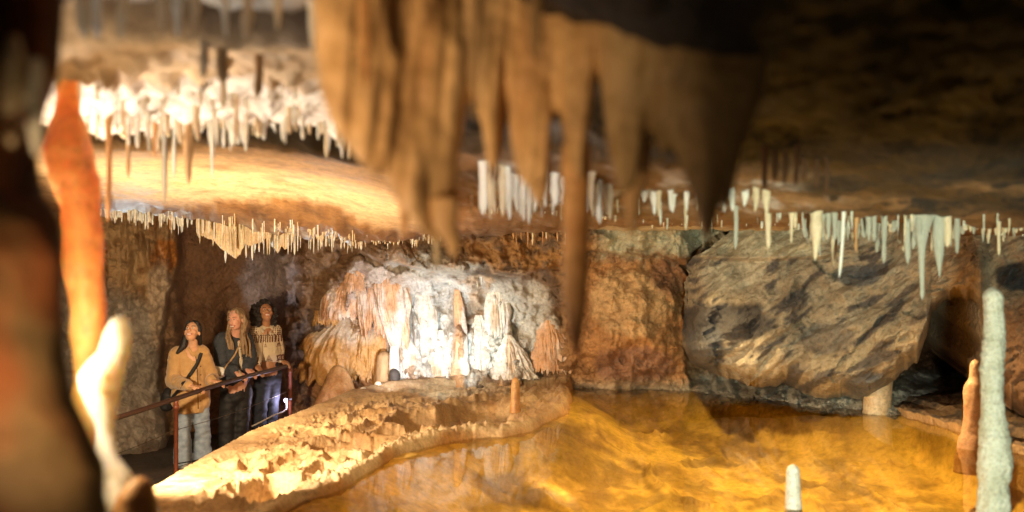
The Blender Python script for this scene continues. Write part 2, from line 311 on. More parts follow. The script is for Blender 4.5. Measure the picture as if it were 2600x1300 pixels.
def wall_D(px,py):
    px=np.asarray(px,float); py=np.asarray(py,float)
    D=_wf(px/1000.,py/1000.); x=(px-HX)/FP*12; z=(HY-py)/FP*12
    e=edge_l(py)+6*noise3(px*0,py*.03,px*0,3)
    D=D+ .5*smst(-8,10,px-e)*(1-smst(470,600,px)) -.15*(1-smst(-30,6,px-e))*smst(300,400,px)
    wx=x+.25*noise3(x*2,z*2,0*x,71); wz=z+.25*noise3(x*2,z*2,0*x+9,72)
    # masks
    flute = np.exp(-((px-1010)/70.)**2-((py-770)/110.)**2)+np.exp(-((px-1110)/120.)**2-((py-860)/90.)**2)+ (1-smst(420,450,px))*(1-smst(680,760,py+ (px-280)*.35))
    flute=np.clip(flute,0,1)
    plainw=smst(440,470,px)*(1-smst(640,760,px))*(1-.3*smst(900,1000,py))
    boulder=smst(1440,1480,px)*(1-smst(1730,1750,px))*smst(655,690,py)
    A=1-.75*plainw-.12*boulder-.3*flute
    xs=x+.04*noise3(x*4,z*4,0*x,73); zs=z+.04*noise3(x*4,z*4,0*x+9,74)
    D=D - A*(.16*ridged(wx*1.1,wz*1.1,0*x,2,81)+.06*ridged(xs*3.2,zs*3.2,D*3,3,91,.5)+.03*fbm(xs*11,zs*11,D*11,4,95,.6))
    for sc_,am_,sd_ in ((2.1,.17,83),(4.7,.10,84),(10.,.05,85),(21.,.022,86)):
        f1,f2,c=worley2(xs*sc_*1.15+sd_,zs*sc_,sd_); D=D-A*am_*(np.clip(1-f1*f1*1.9,0,1)*(.35+.9*c)-.3)
    D=D - .05*boulder*fbm(wx*2,wz*2,0*x,5,99)-plainw*.02*fbm(x*7,z*7,0*x,4,98)
    D=D-.16*np.exp(-((px-1168-8*noise3(py*.02,py*0,py*0,5))/16.)**2)*smst(740,790,py)
    D=D - flute*(.16*ridged(x*5.5+.3*wz,wz*.7,0*x,3,101)+.03*noise3(x*16,z*2,0*x,103))
    # knobbly popcorn, centre
    pop=np.clip(np.exp(-((px-1110)/130.)**2-((py-770)/75.)**2)+.8*np.exp(-((px-1290)/110.)**2-((py-800)/120.)**2),0,1)
    f1,f2,c=worley2(xs*12,zs*9,5); D=D-pop*.07*np.maximum(0,1-f1*1.5)
    f1,f2,c=worley2(xs*24,zs*20,8); D=D-pop*.03*np.maximum(0,1-f1*1.4)
    # fractured blocks: cracks
    f1,f2,c=worley2(wx*1.5+3+.35*noise3(x*2.5,z*2.5,0*x,17)+.12*noise3(x*8,z*8,0*x,18),wz*1.9+.35*noise3(x*2.5,z*2.5,0*x+5,17)+.12*noise3(x*8,z*8,0*x+4,18),15); cr=(1-smst(0,.045,f2-f1))
    D=D+A*(.035*cr*smst(-.1,.4,noise3(x,z,0*x,16))+.20*(c-.5)*(1-.8*pop))*smst(640,760,px)*(1-.6*boulder)
    # ledge line above the white wall
    lip=np.interp(px,[880,1000,1100,1200,1290,1360,1450],[640,668,690,698,700,690,660])+8*noise3(px*.02,px*0,px*0,6)
    D=D-.30*smst(890,960,px)*(1-smst(1400,1460,px))*(1-smst(-6,6,py-lip))*smst(-70,-20,py-lip)
    # boulder right edge falls away
    e2=np.interp(py,[560,640,665,690,720,800,850,920,1000],[1660,1670,1712,1744,1760,1754,1738,1742,1752])+14*noise3(py*.021,py*0,py*0,4)+5*noise3(py*.08,py*0,py*0,24)
    D=D+.35*smst(-4,6,px-e2)*smst(648,690,py)*(1-smst(960,1000,py))-.25*(1-smst(0,60,e2-px))*0
    # upper bench above the boulder
    top=np.interp(px,[1440,1500,1600,1700,1760],[646,636,644,660,682])+15*noise3(px*.02,px*0,px*0,9)+5*noise3(px*.08,px*0,px*0,29)
    D=D-.22*smst(1450,1500,px)*(1-smst(-5,5,py-top))
    # big orange rock drip hollow
    D=D+.18*np.exp(-((px-1680)/16.)**2-((py-1012-(px-1680)*-.4)/9.)**2)
    return D
def build_wall():
    pxs=np.arange(-300,2900,3.0); pys=np.arange(470,1180,3.0)
    PX,PY=np.meshgrid(pxs,pys); D=wall_D(PX,PY)
    D=D+smst(0,.2,-1.43-(HY-PY)/FP*D)*1.2*smst(1760,1900,PX)
    X=(PX-HX)/FP*D; Z=(HY-PY)/FP*D
    n=fbm(X*1.3,D*1.3,Z*1.3,5,111); n2=fbm(X*4,D*4,Z*4,5,113); ns=fbm(X*3,D*2,Z*.5,4,115)
    def blob(a,b,ra,rb,k=.35): 
        q=((PX-a)/ra)**2+((PY-b)/rb)**2+k*n2+k*n; return 1-smst(.6,1.25,q)
    C=np.zeros(X.shape+(3,))+np.array((.34,.20,.10))
    C=mixc(C,(.16,.10,.06),smst(.1,.7,n))
    # left flowstone
    L=1-smst(-6,8,PX-edge_l(PY)); C=mixc(C,(.52,.34,.17),L); C=mixc(C,(.34,.17,.06),L*smst(0,.5,ns)*(1-smst(700,800,PY)))
    C=mixc(C,(.62,.24,.04),blob(415,655,38,45)*L); C=mixc(C,(.42,.36,.29),L*smst(690,760,PY+(PX-280)*-.5))
    C=mixc(C,(.60,.46,.32),L*blob(405,760,32,130))
    # wall behind the people
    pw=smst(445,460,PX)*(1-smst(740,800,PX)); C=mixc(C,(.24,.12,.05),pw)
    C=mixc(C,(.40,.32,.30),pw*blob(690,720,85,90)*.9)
    C=mixc(C,(.22,.16,.13),blob(790,900,60,120)*.8)
    C=mixc(C,(.50,.24,.09),blob(860,960,90,70)*.8)
    C=mixc(C,(.60,.36,.24),blob(960,790,130,120)*.9)
    C=mixc(C,(.62,.50,.46),blob(930,720,70,60)*.7)
    # white calcite
    C=mixc(C,(.70,.60,.50),blob(1060,800,210,170,.5)*.8); C=mixc(C,(.80,.74,.66),blob(1150,820,150,150,.6)); C=mixc(C,(.74,.68,.58),blob(1310,830,110,140)*.85)
    C=mixc(C,(.62,.58,.50),blob(1120,670,140,40)*.8)
    C=mixc(C,(.66,.30,.09),(1-smst(8,22,np.abs(PX-1168+8*noise3(PY*.02,PY*0,PY*0,5))))*smst(750,790,PY)*.8)
    C=mixc(C,(.62,.34,.15),blob(1000,770,40,80)*smst(-.2,.5,ns)*.9)
    C=mixc(C,(.66,.42,.24),blob(1120,800,260,190,.6)*smst(.05,.45,ns)*.75)
    # orange boulder + upper bank
    bo=smst(1400,1480,PX)*(1-smst(1738,1752,PX)); C=mixc(C,(.55,.28,.11),bo*smst(640,680,PY)); C=mixc(C,(.68,.44,.22),bo*blob(1590,770,110,90))
    C=mixc(C,(.34,.18,.12),bo*blob(1600,930,110,50)*.8); C=mixc(C,(.24,.12,.07),bo*blob(1700,700,50,50)*.7)
    C=mixc(C,(.50,.26,.09),blob(1330,640,190,45)*.85); C=mixc(C,(.22,.15,.11),smst(.15,.5,n2)*blob(1380,660,200,70)*.8)
    C=mixc(C,(.58,.56,.42),smst(1490,1560,PX)*(1-smst(630,668,PY+34*n2+20*n)))
    C=mixc(C,(.60,.50,.36),smst(1440,1480,PX)*(1-smst(1750,1780,PX))*smst(950,990,PY)*.8)
    C=mixc(C,(.55,.52,.44),smst(1750,1790,PX)*(1-smst(2290,2330,PX))*smst(930,980,PY)); C=mixc(C,(.14,.12,.11),smst(0,.3,n2)*smst(1890,1920,PX)*(1-smst(2290,2330,PX))*smst(930,980,PY)*.7)
    C=mixc(C,(.14,.06,.025),smst(2300,2340,PX)*(1-smst(950,990,PY))); C=mixc(C,(.30,.27,.25),smst(2280,2310,PX)*smst(930,960,PY))  # shade inside the hollow put into the colour; grey rock below it
    C=mixc(C,(.10,.11,.13),blob(2590,1000,50,70))
    C=mixc(C,C*.45,smst(.25,.9,n2)*.7)
    xyz=np.stack([X,D,Z],-1)
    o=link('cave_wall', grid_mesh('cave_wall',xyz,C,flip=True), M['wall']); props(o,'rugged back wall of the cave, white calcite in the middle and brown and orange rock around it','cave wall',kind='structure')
build_wall()

# ---- hanging grey limestone mass on the right
def build_grey():
    bx=[1738,1745,1760,1800,1850,1900,1950,1990,2040,2090,2150,2200,2250,2290,2330,2368,2376,2360,2366,2400,2430,2460,2490,2500,2512,2540,2600,2750,2900]
    by=[ 860, 915, 935, 955, 965, 982, 985, 975,1000,1015,1008,1022, 985, 950, 915, 893, 880, 840, 790, 762, 755, 762, 770, 850, 960,1010,1060,1100,1100]
    pxs=np.concatenate([np.arange(1738,2900,3.0)]); nt_=170
    T=np.linspace(0,1,nt_)
    PX,TT=np.meshgrid(pxs,T)
    B=np.interp(PX,bx[:15]+[2345,2366,2400,2430,2460,2490,2500]+bx[24:],by[:15]+[880,800,762,755,762,770,850]+by[24:])
    B=B+(7+9*smst(2290,2340,PX))*noise3(PX*.05,PX*0,PX*0,12)+8*smst(2290,2340,PX)*noise3(PX*.12,PX*0,PX*0,13)+3*noise3(PX*.17,PX*0,PX*0,14)
    top=np.interp(PX,[1738,1900,2050,2200,2400,2900],[655,662,655,640,600,560])-115
    front=np.minimum(TT/.86,1); PY=top+(B-top)*front
    base=np.interp(PX,[1738,1850,2000,2150,2300,2400,2520,2600,2900],[11.4,11.0,10.7,10.3,9.9,9.6,9.0,8.6,7.8])
    sh=np.interp(PY,[560,610,650,680,740,860,910,950,1000],[130,90,30,2,2,-6,2,26,60][:9])+14*noise3(PY*.028,PY*0,PY*0,71)+6*noise3(PY*.09,PY*0,PY*0,72)
    PX=PX+sh*(1-smst(0,200,PX-1738))
    x=(PX-HX)/FP*10; z=(HY-PY)/FP*10
    r=smst(0,1,(PX-1738)/90.); base=base+.7*(1-np.sqrt(np.clip(1-(1-r)**2,0,1)))
    yb=(PY-top)/(B-top+1e-6)
    base=base-.45*np.sin(np.clip((yb-.1)/.9,0,1)*math.pi*.62)+.75*np.clip((yb-.86)/.14,0,1)**2.2
    base=base+.35*(1-smst(650,680,PY))*0
    # diagonal bedding (rising to the right)
    u=x*.85+z*.52; v=-x*.52+z*.85
    wv=v+.10*noise3(x*1.5,z*1.5,0*x,121)
    D=base-.10*ridged(u*.9,wv*3.0,0*x,4,123)-.05*ridged(u*2.5,wv*8,0*x,3,125)-.14*fbm(x*1.2,z*1.2,0*x,3,127)
    f1,f2,c=worley2(u*1.4+.4*noise3(x*2,z*2,0*x,18)+.15*noise3(x*7,z*7,0*x,18),wv*3.4+.4*noise3(x*2,z*2,0*x+3,18)+.15*noise3(x*7,z*7,0*x+3,18),19); D=D+.12*(c-.5)
    # small overhang ledge along its head
    hd=np.interp(PX,[1738,1900,2050,2200],[652,660,655,640])
    D=D-.25*(1-smst(-6,8,PY-hd-6*noise3(PX*.03,PX*0,PX*0,2)))*(1-smst(2100,2250,PX))
    back=np.clip((TT-.86)/.14,0,1)
    D2=D+back*2.2; PYb=PY-back*45*0
    X=(PX-HX)/FP*D; Z=(HY-PY)/FP*D
    Z=Z+back*.35; Y=D2; X=X*(1+back*.05)
    n=fbm(u*.9,wv*2.2,0*x,5,131); n2=fbm(u*2.4,wv*7,0*x,5,133)
    C=np.zeros(X.shape+(3,))+np.array((.46,.40,.30)); 
    C=mixc(C,(.64,.58,.46),smst(0,.6,-n)); C=mixc(C,(.13,.12,.12),smst(.12,.42,n2+.35*n))
    def blob(a,b,ra,rb): 
        q=((PX-a)/ra)**2+((PY-b)/rb)**2+.4*n2+.3*n; return 1-smst(.6,1.25,q)
    C=mixc(C,(.06,.06,.068),blob(1830,820,150,50)*.95); C=mixc(C,(.10,.11,.13),blob(1790,890,50,75)*.9)
    C=mixc(C,(.10,.12,.15),blob(2180,700,60,28)*.8); C=mixc(C,(.12,.14,.18),blob(2200,975,60,35)*.85); C=mixc(C,(.15,.15,.16),blob(2100,860,70,40)*.6)
    C=mixc(C,(.60,.56,.44),blob(1850,700,90,35)*.7); C=mixc(C,(.58,.55,.42),smst(1738,1760,PX)*(1-smst(640,662,PY))*(1-smst(2050,2150,PX)))
    C=mixc(C,(.44,.30,.18),smst(2200,2450,PX)*.6); C=mixc(C,(.24,.13,.07),smst(2505,2530,PX)*smst(720,800,PY))
    C=mixc(C,(.03,.03,.035),blob(2590,700,70,40))
    o=link('rock_overhang', grid_mesh('rock_overhang',np.stack([X,Y,Z],-1),C,flip=True), M['grey'])
    props(o,'large grey and tan banded rock mass hanging over the right side of the golden pool','rock overhang')
build_grey()

# ---- shoreline and floor
SH=[(650,1345),(723,1300),(770,1275),(898,1228),(965,1185),(980,1168),(1058,1146),(1137,1121),(1200,1113),(1278,1110),(1355,1094),(1382,1075),(1444,1047),(1447,1020),(1440,1003),(1452,984)]
WZ=-1.40
def wl(px,py): D=FP*-WZ/(py-HY); return ((px-HX)/FP*D, D)
shore=[wl(*p) for p in SH]; shore=[(-1.9,3.2),(-1.75,4.6)]+shore+[(.78,12.9),(.78,14)]
_sy=np.array([s[1] for s in shore]); _sx=np.array([s[0] for s in shore]); _o=np.argsort(_sy); _sy=_sy[_o]; _sx=_sx[_o]
def shore_d(x,y):
    """signed distance to the water line, positive on the mound side"""
    best=np.full(x.shape,1e9)
    for (ax,ay),(bx,by) in zip(shore[:-1],shore[1:]):
        vx,vy=bx-ax,by-ay; t=np.clip(((x-ax)*vx+(y-ay)*vy)/(vx*vx+vy*vy),0,1)
        best=np.minimum(best,np.hypot(x-ax-t*vx,y-ay-t*vy))
    side=np.where(x<np.interp(y,_sy,_sx),1,-1)
    return best*side
SIL=[(300,1290,5.9),(385,1238,6.6),(500,1168,7.8),(640,1092,9.2),(780,1036,10.4),(900,986,11.6),(1000,963,12.2),(1160,950,12.55),(1290,955,12.6)]
_slx=np.array([(a-HX)/FP*d for a,b,d in SIL]); _sly=np.array([d for a,b,d in SIL]); _slz=np.array([(HY-b)/FP*d for a,b,d in SIL])
def mound_z(x,y):
    px=HX+FP*x/y
    d=shore_d(x,y)
    dn=d+.05*noise3(x*2.2,y*2.2,0*x,141)+.008*noise3(x*14,y*14,0*x,142)
    # silhouette edge: signed distance to left of it
    xe=np.interp(y,_sly,_slx,left=_slx[0]-.35*(0),right=_slx[-1]); xe=np.where(y<_sly[0],_slx[0]+(y-_sly[0])*-.25,xe)
    ze=np.interp(y,_sly,_slz)
    ed=(x-xe)*.80            # + inside mound
    ed=np.where(y>12.3, np.minimum(ed,(12.62-y)*1.0), ed)
    crest=-1.335
    plat=crest+(ze-crest)*(1-smst(0,1.0,ed))
    z=plat
    # large scoops
    def scoop(px0,py0,rx,ry,dep,ang=0):
        D0=FP*1.36/(py0-HY); x0=(px0-HX)/FP*D0
        c,s=math.cos(ang),math.sin(ang); dx=x-x0+.1*noise3(x*3,y*3,0*x,9); dy=y-D0+.2*noise3(x*3,y*3,0*x+4,9)
        q=((dx*c+dy*s)/rx)**2+((-dx*s+dy*c)/ry)**2
        return -dep*(1-smst(.55,1.05,q))
    inner=smst(.04,.16,dn)
    z=z+inner*(scoop(1150,1062,.62,.62,.24,.25)+scoop(1215,1035,.42,.75,.20,0)+scoop(1010,1095,.30,.32,.14)+scoop(905,1130,.34,.36,.13,.3)
       +scoop(660,1235,.20,.36,.17,.2)+scoop(955,1165,.22,.3,.10)+scoop(820,1190,.16,.22,.09)+scoop(760,1250,.16,.2,.08)+scoop(860,1060,.3,.25,.06)+scoop(1090,1130,.14,.25,.08)+scoop(560,1262,.14,.2,.08)+scoop(710,1180,.16,.22,.07)+scoop(845,1120,.2,.25,.07)+scoop(600,1190,.12,.2,.05))
    # rimstone cells
    wx=x+.16*noise3(x*1.8,y*1.8,0*x,151)+.05*noise3(x*5,y*5,0*x,152); wy=y+.22*noise3(x*1.8,y*1.8,0*x+7,153)+.06*noise3(x*6,y*6,0*x+3,154)
    zone=smst(.05,.40,ed+.25*noise3(x*1.5,y*1.5,0*x,155))*smst(.03,.22,dn)
    backz=smst(10.3,11.2,y)
    f1,f2,c=worley2(wx*3.4,wy*2.4,161); e=f2-f1
    cell=.024*np.exp(-(e/.07)**2)-.034*smst(.05,.35,e)*(.5+c)
    g1,g2,c2=worley2(wx*7.5,wy*4.2,163); e2=g2-g1
    cell2=.011*np.exp(-(e2/.10)**2)-.017*smst(.05,.4,e2)*(.3+c2)
    h1,h2,c3=worley2(wx*20,wy*14,167); cell3=-.006*smst(.0,.4,h2-h1)
    pat=smst(-.25,.35,noise3(x*1.1,y*1.1,0*x,168))
    front=1-backz
    z=z+zone*front*(cell*(.25+.75*pat)+cell2*(1-.5*pat)+cell3)
    z=z+smst(.05,.4,ed)*(1-zone)*front*(.6*cell2*smst(-.1,.3,noise3(x*2.5,y*2.5,0*x,169))+.35*cell3)
    # flat terraces at the back
    t=(y*1.0-.18*x+.22*noise3(x*.9,y*.9,0*x,171)+.05*noise3(x*4,y*4,0*x,172))*3.2; ft=t-np.floor(t)
    ter=-.08*smst(0,.9,ft)+.09*smst(.88,.97,ft)
    z=z+zone*backz*(ter+.6*cell2)
    z=z+.007*fbm(x*9,y*9,0*x,4,173)+.02*noise3(x*1.3,y*1.3,0*x,174)*smst(0,.5,ed)
    # raised terrace rim by the far end of the pool
    rim=np.exp(-((dn-.12)/.10)**2)
    z=z+.045*rim*(.6+.8*noise3(x*4,y*4,0*x,175))*smst(7,8.5,y)
    tt=(dn*11+noise3(x*3,y*3,0*x,176)); lay=.02*(np.abs((tt-np.floor(tt))-.5)*2)
    z=z+smst(9.2,10,y)*(1-smst(.3,.5,dn))*lay
    z=z+smst(.0,.06,dn)*(1-smst(.12,.3,dn))*(.012*ridged(x*9,y*9,0*x,3,178)+.9*cell3+.4*cell2)
    # drop to the pool
    sl=-.10+.10*noise3(x*3,y*3,0*x,177)
    zp=WZ-.02-(-dn)*1.9
    z=np.where(dn<.045, zp+(z-zp)*smst(-.03,.045,dn), z)
    # drop to the path
    fall=np.where(ed<0, (1-np.exp(ed*1.1))*-1.0+ed*.55, 0)
    z=z+fall-.03*smst(0,.5,-ed)*0
    z=np.where(dn<-.03,np.minimum(z,WZ-.05-(-dn)*1.4),z)
    return np.maximum(z,-2.6)
def build_mound():
    pys=np.concatenate([np.linspace(935,960,40),np.arange(960.5,1340,2.0),np.arange(1342,1900,14.)])
    pxs=np.concatenate([np.arange(-400,300,14.),np.arange(300,1520,2.4)])
    PX,PY=np.meshgrid(pxs,pys); D=FP*1.33/(PY-HY); X=(PX-HX)/FP*D
    Z=mound_z(X,D); n=fbm(X*2,D*2,Z*2,4,181); n2=fbm(X*7,D*7,Z*7,4,182)
    C=np.zeros(X.shape+(3,))+np.array((.54,.38,.21))
    C=mixc(C,(.42,.26,.12),smst(-.1,.6,n)); C=mixc(C,(.62,.46,.28),smst(0,.5,-n2)*.6)
    d=shore_d(X,D); C=mixc(C,(.66,.54,.36),(1-smst(.05,.35,d+.1*n2))*smst(-.02,.03,d)*(1-smst(8.6,9.2,D)))
    C=mixc(C,(.36,.22,.11),smst(8.8,9.6,D)*(1-smst(.2,.5,d))*.6)
    C=mixc(C,(.46,.24,.08),(1-smst(-.02,.05,d)))
    C=mixc(C,C*.5,smst(-1.42,-1.62,Z)*.0)
    o=link('flowstone_mound', grid_mesh('flowstone_mound',np.stack([X,D,Z],-1),C,flip=True), M['mound'])
    props(o,'broad sandy orange flowstone mound with rimstone pans between the railing and the golden pool','flowstone mound',kind='structure')
build_mound()

def far_d(x,y):
    pts=[wl(*p) for p in [(1440,980),(1472,981),(1600,985),(1751,993),(1860,1005),(2007,1028),(2200,1050),(2268,1052),(2451,1100),(2620,1155)]]+[(5,6.5)]
    fx=np.array([p[0] for p in pts]); fy=np.array([p[1] for p in pts])
    return np.interp(x,fx,fy)-y
def bed_z(x,y):
    d=-shore_d(x,y); f=far_d(x,y)
    sl=np.minimum(d,f)
    dep=.02+.34*smst(0,.8,sl)+.16*smst(.5,2.0,sl)
    wx=x+.3*noise3(x*.9,y*.9,0*x,191); wy=y+.4*noise3(x*.9,y*.9,0*x+5,192)
    f1,f2,c=worley2(wx*.9,wy*.65,193); e=f2-f1
    z=WZ-dep+.05*np.exp(-(e/.10)**2)*smst(.3,.8,sl)-.05*(c-.5)*smst(.3,.8,sl)
    f1,f2,c=worley2(wx*2.3,wy*1.6,195); z=z+.02*np.exp(-((f2-f1)/.12)**2)*smst(.2,.8,sl)
    z=z+.028*fbm(x*2.0,y*2.0,0*x,5,197)+.006*ridged(x*7,y*6,0*x,3,198)
    z=np.where(sl<0,WZ-.02+.25*np.minimum(-sl,.25)/.25*.12*0-.0+np.minimum(-sl,.5)*.06,z)
    z=np.where(d<-.12,np.minimum(z,WZ-.3+(d+.12)*4),z); z=np.maximum(z,-3.2)
    # bright little cones
    for (a,b,h) in [(1815,1083,.10),(1795,1110,.08),(1905,1102,.08),(1388,1180,.07),(2055,1172,.16),(1575,1080,.06),(1610,1022,.05),(2090,1136,.07)]:
        D0=FP*1.55/(b+14-HY); x0=(a-HX)/FP*D0; q=np.hypot(x-x0,(y-D0)*.8)
        z=z+h*.9*np.maximum(0,1-q/.16)
    return np.minimum(z,WZ+.03)
def build_bed():
    pys=np.concatenate([np.arange(960,1330,2.2),np.arange(1332,2100,14.)]); pxs=np.concatenate([np.arange(-400,600,14.),np.arange(600,2760,3.2),np.arange(2764,3300,20.)])
    PX,PY=np.meshgrid(pxs,pys); D=FP*1.6/(PY-HY+45); X=(PX-HX)/FP*D; Z=bed_z(X,D)
    n=fbm(X*.8,D*.8,Z,5,201); n2=fbm(X*5,D*4,Z,4,203)
    C=np.zeros(X.shape+(3,))+np.array((.80,.55,.14))
    C=mixc(C,(.40,.25,.05),smst(.05,.35,n)); C=mixc(C,(.88,.60,.20),smst(0,.6,-n2)*.5)
    C=mixc(C,(.20,.17,.05),(1-smst(.5,1.2,((PX-1560)/190.)**2+((PY-1230)/60.)**2+.8*n+.4*n2))*.8)  # olive shadow painted on the bed
    C=mixc(C,(.20,.17,.05),(1-smst(.5,1.2,((PX-1250)/230.)**2+((PY-1290)/26.)**2+.8*n+.4*n2))*.7)  # another painted shadow, along the near edge
    f1,f2,c=worley2((X+.3*noise3(X*.9,D*.9,0*X,191))*.9,(D+.4*noise3(X*.9,D*.9,0*X+5,192))*.65,193); C=mixc(C,(.20,.12,.03),np.exp(-((f2-f1-.10)/.045)**2)*.75*smst(-.3,.3,n)); C=mixc(C,(.30,.20,.05),smst(.1,.5,fbm(X*2.2,D*1.5,Z,4,205))*.6)
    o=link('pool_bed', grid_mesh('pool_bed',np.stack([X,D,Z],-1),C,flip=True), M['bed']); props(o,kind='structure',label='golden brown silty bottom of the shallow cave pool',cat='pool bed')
build_bed()
def build_water():
    m,t,b=nt('clear_pool_water'); t.nodes.remove(b); out=t.nodes['Material Output']
    tr=N(t,'ShaderNodeBsdfTransparent'); tr.inputs[0].default_value=(.97,.91,.64,1)
    gl=N(t,'ShaderNodeBsdfGlossy'); gl.inputs['Roughness'].default_value=.02
    fr=N(t,'ShaderNodeFresnel',IOR=1.24); mx=N(t,'ShaderNodeMixShader')
    nz=N(t,'ShaderNodeTexNoise',Scale=2.2,Detail=2.0); bp=N(t,'ShaderNodeBump',Strength=.10,Distance=.02); t.links.new(nz.outputs[0],bp.inputs['Height'])
    for n in (gl,fr): t.links.new(bp.outputs[0],n.inputs['Normal'])
    t.links.new(fr.outputs[0],mx.inputs[0]); t.links.new(tr.outputs[0],mx.inputs[1]); t.links.new(gl.outputs[0],mx.inputs[2]); t.links.new(mx.outputs[0],out.inputs[0])
    pts=[(-1.9,3.2),(-1.75,4.6)]+[(s[0]-.12,s[1]) for s in shore[2:-2]]+[(.6,13.2),(7,13.2),(7,2.0),(-1.9,2.0)]
    me=bpy.data.meshes.new('pool_water'); me.from_pydata([(a,b_,WZ) for a,b_ in pts],[],[tuple(range(len(pts)))][:1]); me.update()
    if me.polygons[0].normal.z<0: me.flip_normals()
    o=link('pool_water',me,m); props(o,'still clear golden water of the cave pool','water',kind='structure')
build_water()
# path and outer floor
def build_path():
    xs=np.linspace(-7,-1.0,90); ys=np.linspace(3,14,150); X,Y=np.meshgrid(xs,ys)
    Z=-2.02+.02*fbm(X*2,Y*2,0*X,4,211)
    o=link('path', grid_mesh('path',np.stack([X,Y,Z],-1),flip=False), M['path']); props(o,'dark paved visitor path behind the mound','path',kind='structure')
build_path()

# ================================================================ FORMATIONS
def cr(rows, n):
    rows=np.array(rows,float); t=rows[:,0]; T=np.linspace(t[0],t[-1],n)
    return T, [np.interp(T,t,rows[:,i]) for i in range(1,rows.shape[1])]
def sm1(a,k=2):
    for _ in range(k):
        b=a.copy(); b[1:-1]=(a[:-2]+2*a[1:-1]+a[2:])/4; a=b
    return a
def column(name, rows, mat, ratio=1.0, amp=.06, seg=40, n=None, freq=9, flute=0, tip0=False, tip1=True, seed=1, rings=0, tint=None):
    """rows: (py, px left, px right, D) down the column, a solid closed body with elliptical section"""
    n=n or max(30,int(abs(rows[-1][0]-rows[0][0])/5))
    T,(L,R,D)=cr(rows,n); L,R,D=sm1(L),sm1(R),sm1(D)
    cx=(L+R)/2; rx=(R-L)/2/FP*D; cx=(cx-HX)/FP*D; cz=(HY-T)/FP*D
    rx=np.maximum(rx,.0008)
    if tip1: k=int(n*.0)+max(2,int(min(n*.2, (rx[-1]/abs(cz[-1]-cz[-2])))+2)); q=np.linspace(0,1,k); rx[-k:]*=np.sqrt(np.clip(1-q**2,0.0004,1))
    if tip0: k=max(2,int(min(n*.2,(rx[0]/abs(cz[1]-cz[0])))+2)); q=np.linspace(1,0,k); rx[:k]*=np.sqrt(np.clip(1-q**2,0.0004,1))
    th=np.linspace(0,2*math.pi,seg,endpoint=False)
    TH,I=np.meshgrid(th,np.arange(n))
    rr=rx[I]; X=np.cos(TH)*rr; Y=np.sin(TH)*rr*ratio
    px_=cx[I]+X; py_=D[I]+Y; pz=cz[I]+0*X
    nn=fbm(px_*freq,py_*freq,pz*freq*.6,4,seed)*amp+ridged(px_*freq*2,py_*freq*2,pz*freq*.25,2,seed+5)*flute
    if rings: nn=nn+rings*noise3(px_*2,py_*2,pz*freq*3,seed+9)
    nn=nn*rr
    X=X+np.cos(TH)*nn; Y=Y+np.sin(TH)*nn*ratio
    o=Vector((float(cx[n//2] if 0 else cx[0]),float(D[0]),float(cz[0])))
    xyz=np.stack([cx[I]+X-o.x, D[I]+Y-o.y, cz[I]-o.z],-1)
    me=grid_mesh(name,xyz,wrap=True,flip=cz[-1]>cz[0])
    if tint is not None:
        add_tint(me,tint(px_,py_,pz).reshape(-1,3))
    # caps
    bm=bmesh.new(); bm.from_mesh(me); bm.verts.ensure_lookup_table()
    try:
        bm.faces.new([bm.verts[i] for i in range(seg)][::-1]); bm.faces.new([bm.verts[(n-1)*seg+i] for i in range(seg)])
    except Exception: pass
    bmesh.ops.recalc_face_normals(bm,faces=bm.faces); bm.to_mesh(me); bm.free(); smooth(me)
    ob=link(name,me,mat); ob.location=o
    return ob

# ---- foreground, left edge
def tint_dark(x,y,z):
    n=fbm(x*5,y*5,z*2.2,4,301); C=np.zeros(x.shape+(3,))+np.array((.24,.075,.02))
    C=mixc(C,(.06,.022,.010),smst(-.1,.5,n)); C=mixc(C,(.16,.12,.05),smst(.1,.6,-n)*.8); return C
M['darkcol']=rock('dark_foreground_rock', attr=True, rough=(.6,.9), bump=.4, scale=6, dist=.03)
props(column('rock_column',[(-250,-700,165,1.75),(0,-700,150,1.72),(200,-700,135,1.7),(300,-700,100,1.7),(400,-680,85,1.68),(480,-700,98,1.66),(560,-700,140,1.62),(640,-700,152,1.6),(760,-700,150,1.58),(900,-700,160,1.56),(1010,-700,180,1.55),(1100,-700,225,1.55),(1180,-700,262,1.55),(1260,-700,262,1.55),(1420,-700,310,1.55),(1600,-700,340,1.6)],
  M['darkcol'],ratio=.4,amp=.028,seg=90,n=220,freq=5,flute=.012,seed=3,tip1=False,tint=tint_dark),
  'dark brown out of focus rock column filling the left edge','rock column')
props(column('stalagmite_column',[(-20,130,200,3.30),(120,148,196,3.30),(240,148,196,3.30),(285,140,202,3.30),(320,128,218,3.30),(380,108,232,3.30),(450,130,246,3.30),(520,155,252,3.30),(600,165,260,3.30),(690,165,256,3.30),(780,180,262,3.30),(850,180,262,3.30),(900,188,250,3.30),(960,192,240,3.30),(1080,180,245,3.30),(1300,150,250,3.30)],
  M['glow'],ratio=.8,amp=.15,seg=64,n=300,freq=9,seed=7,flute=.05,tip0=True,tip1=False),'glowing orange translucent calcite column behind the dark rock at the left','calcite column')
props(column('stalagmite',[(798,292,318,3.00),(815,276,328,3.00),(850,262,331,3.00),(890,246,330,3.00),(920,222,322,3.00),(950,203,314,3.00),(985,206,306,3.00),(1020,214,299,3.00),(1060,236,296,3.00),(1100,243,291,3.00),(1140,242,294,3.00),(1180,250,316,3.00),(1230,258,350,3.00),(1300,258,400,3.00),(1400,240,430,3.00),(1600,200,460,3.00)],
  M['blob'],ratio=.75,amp=.24,seg=64,n=260,freq=12,seed=9,rings=.06,tip0=True,tip1=False),'blurred glowing white stalagmite with a knobbly tip on an orange stalk','stalagmite')
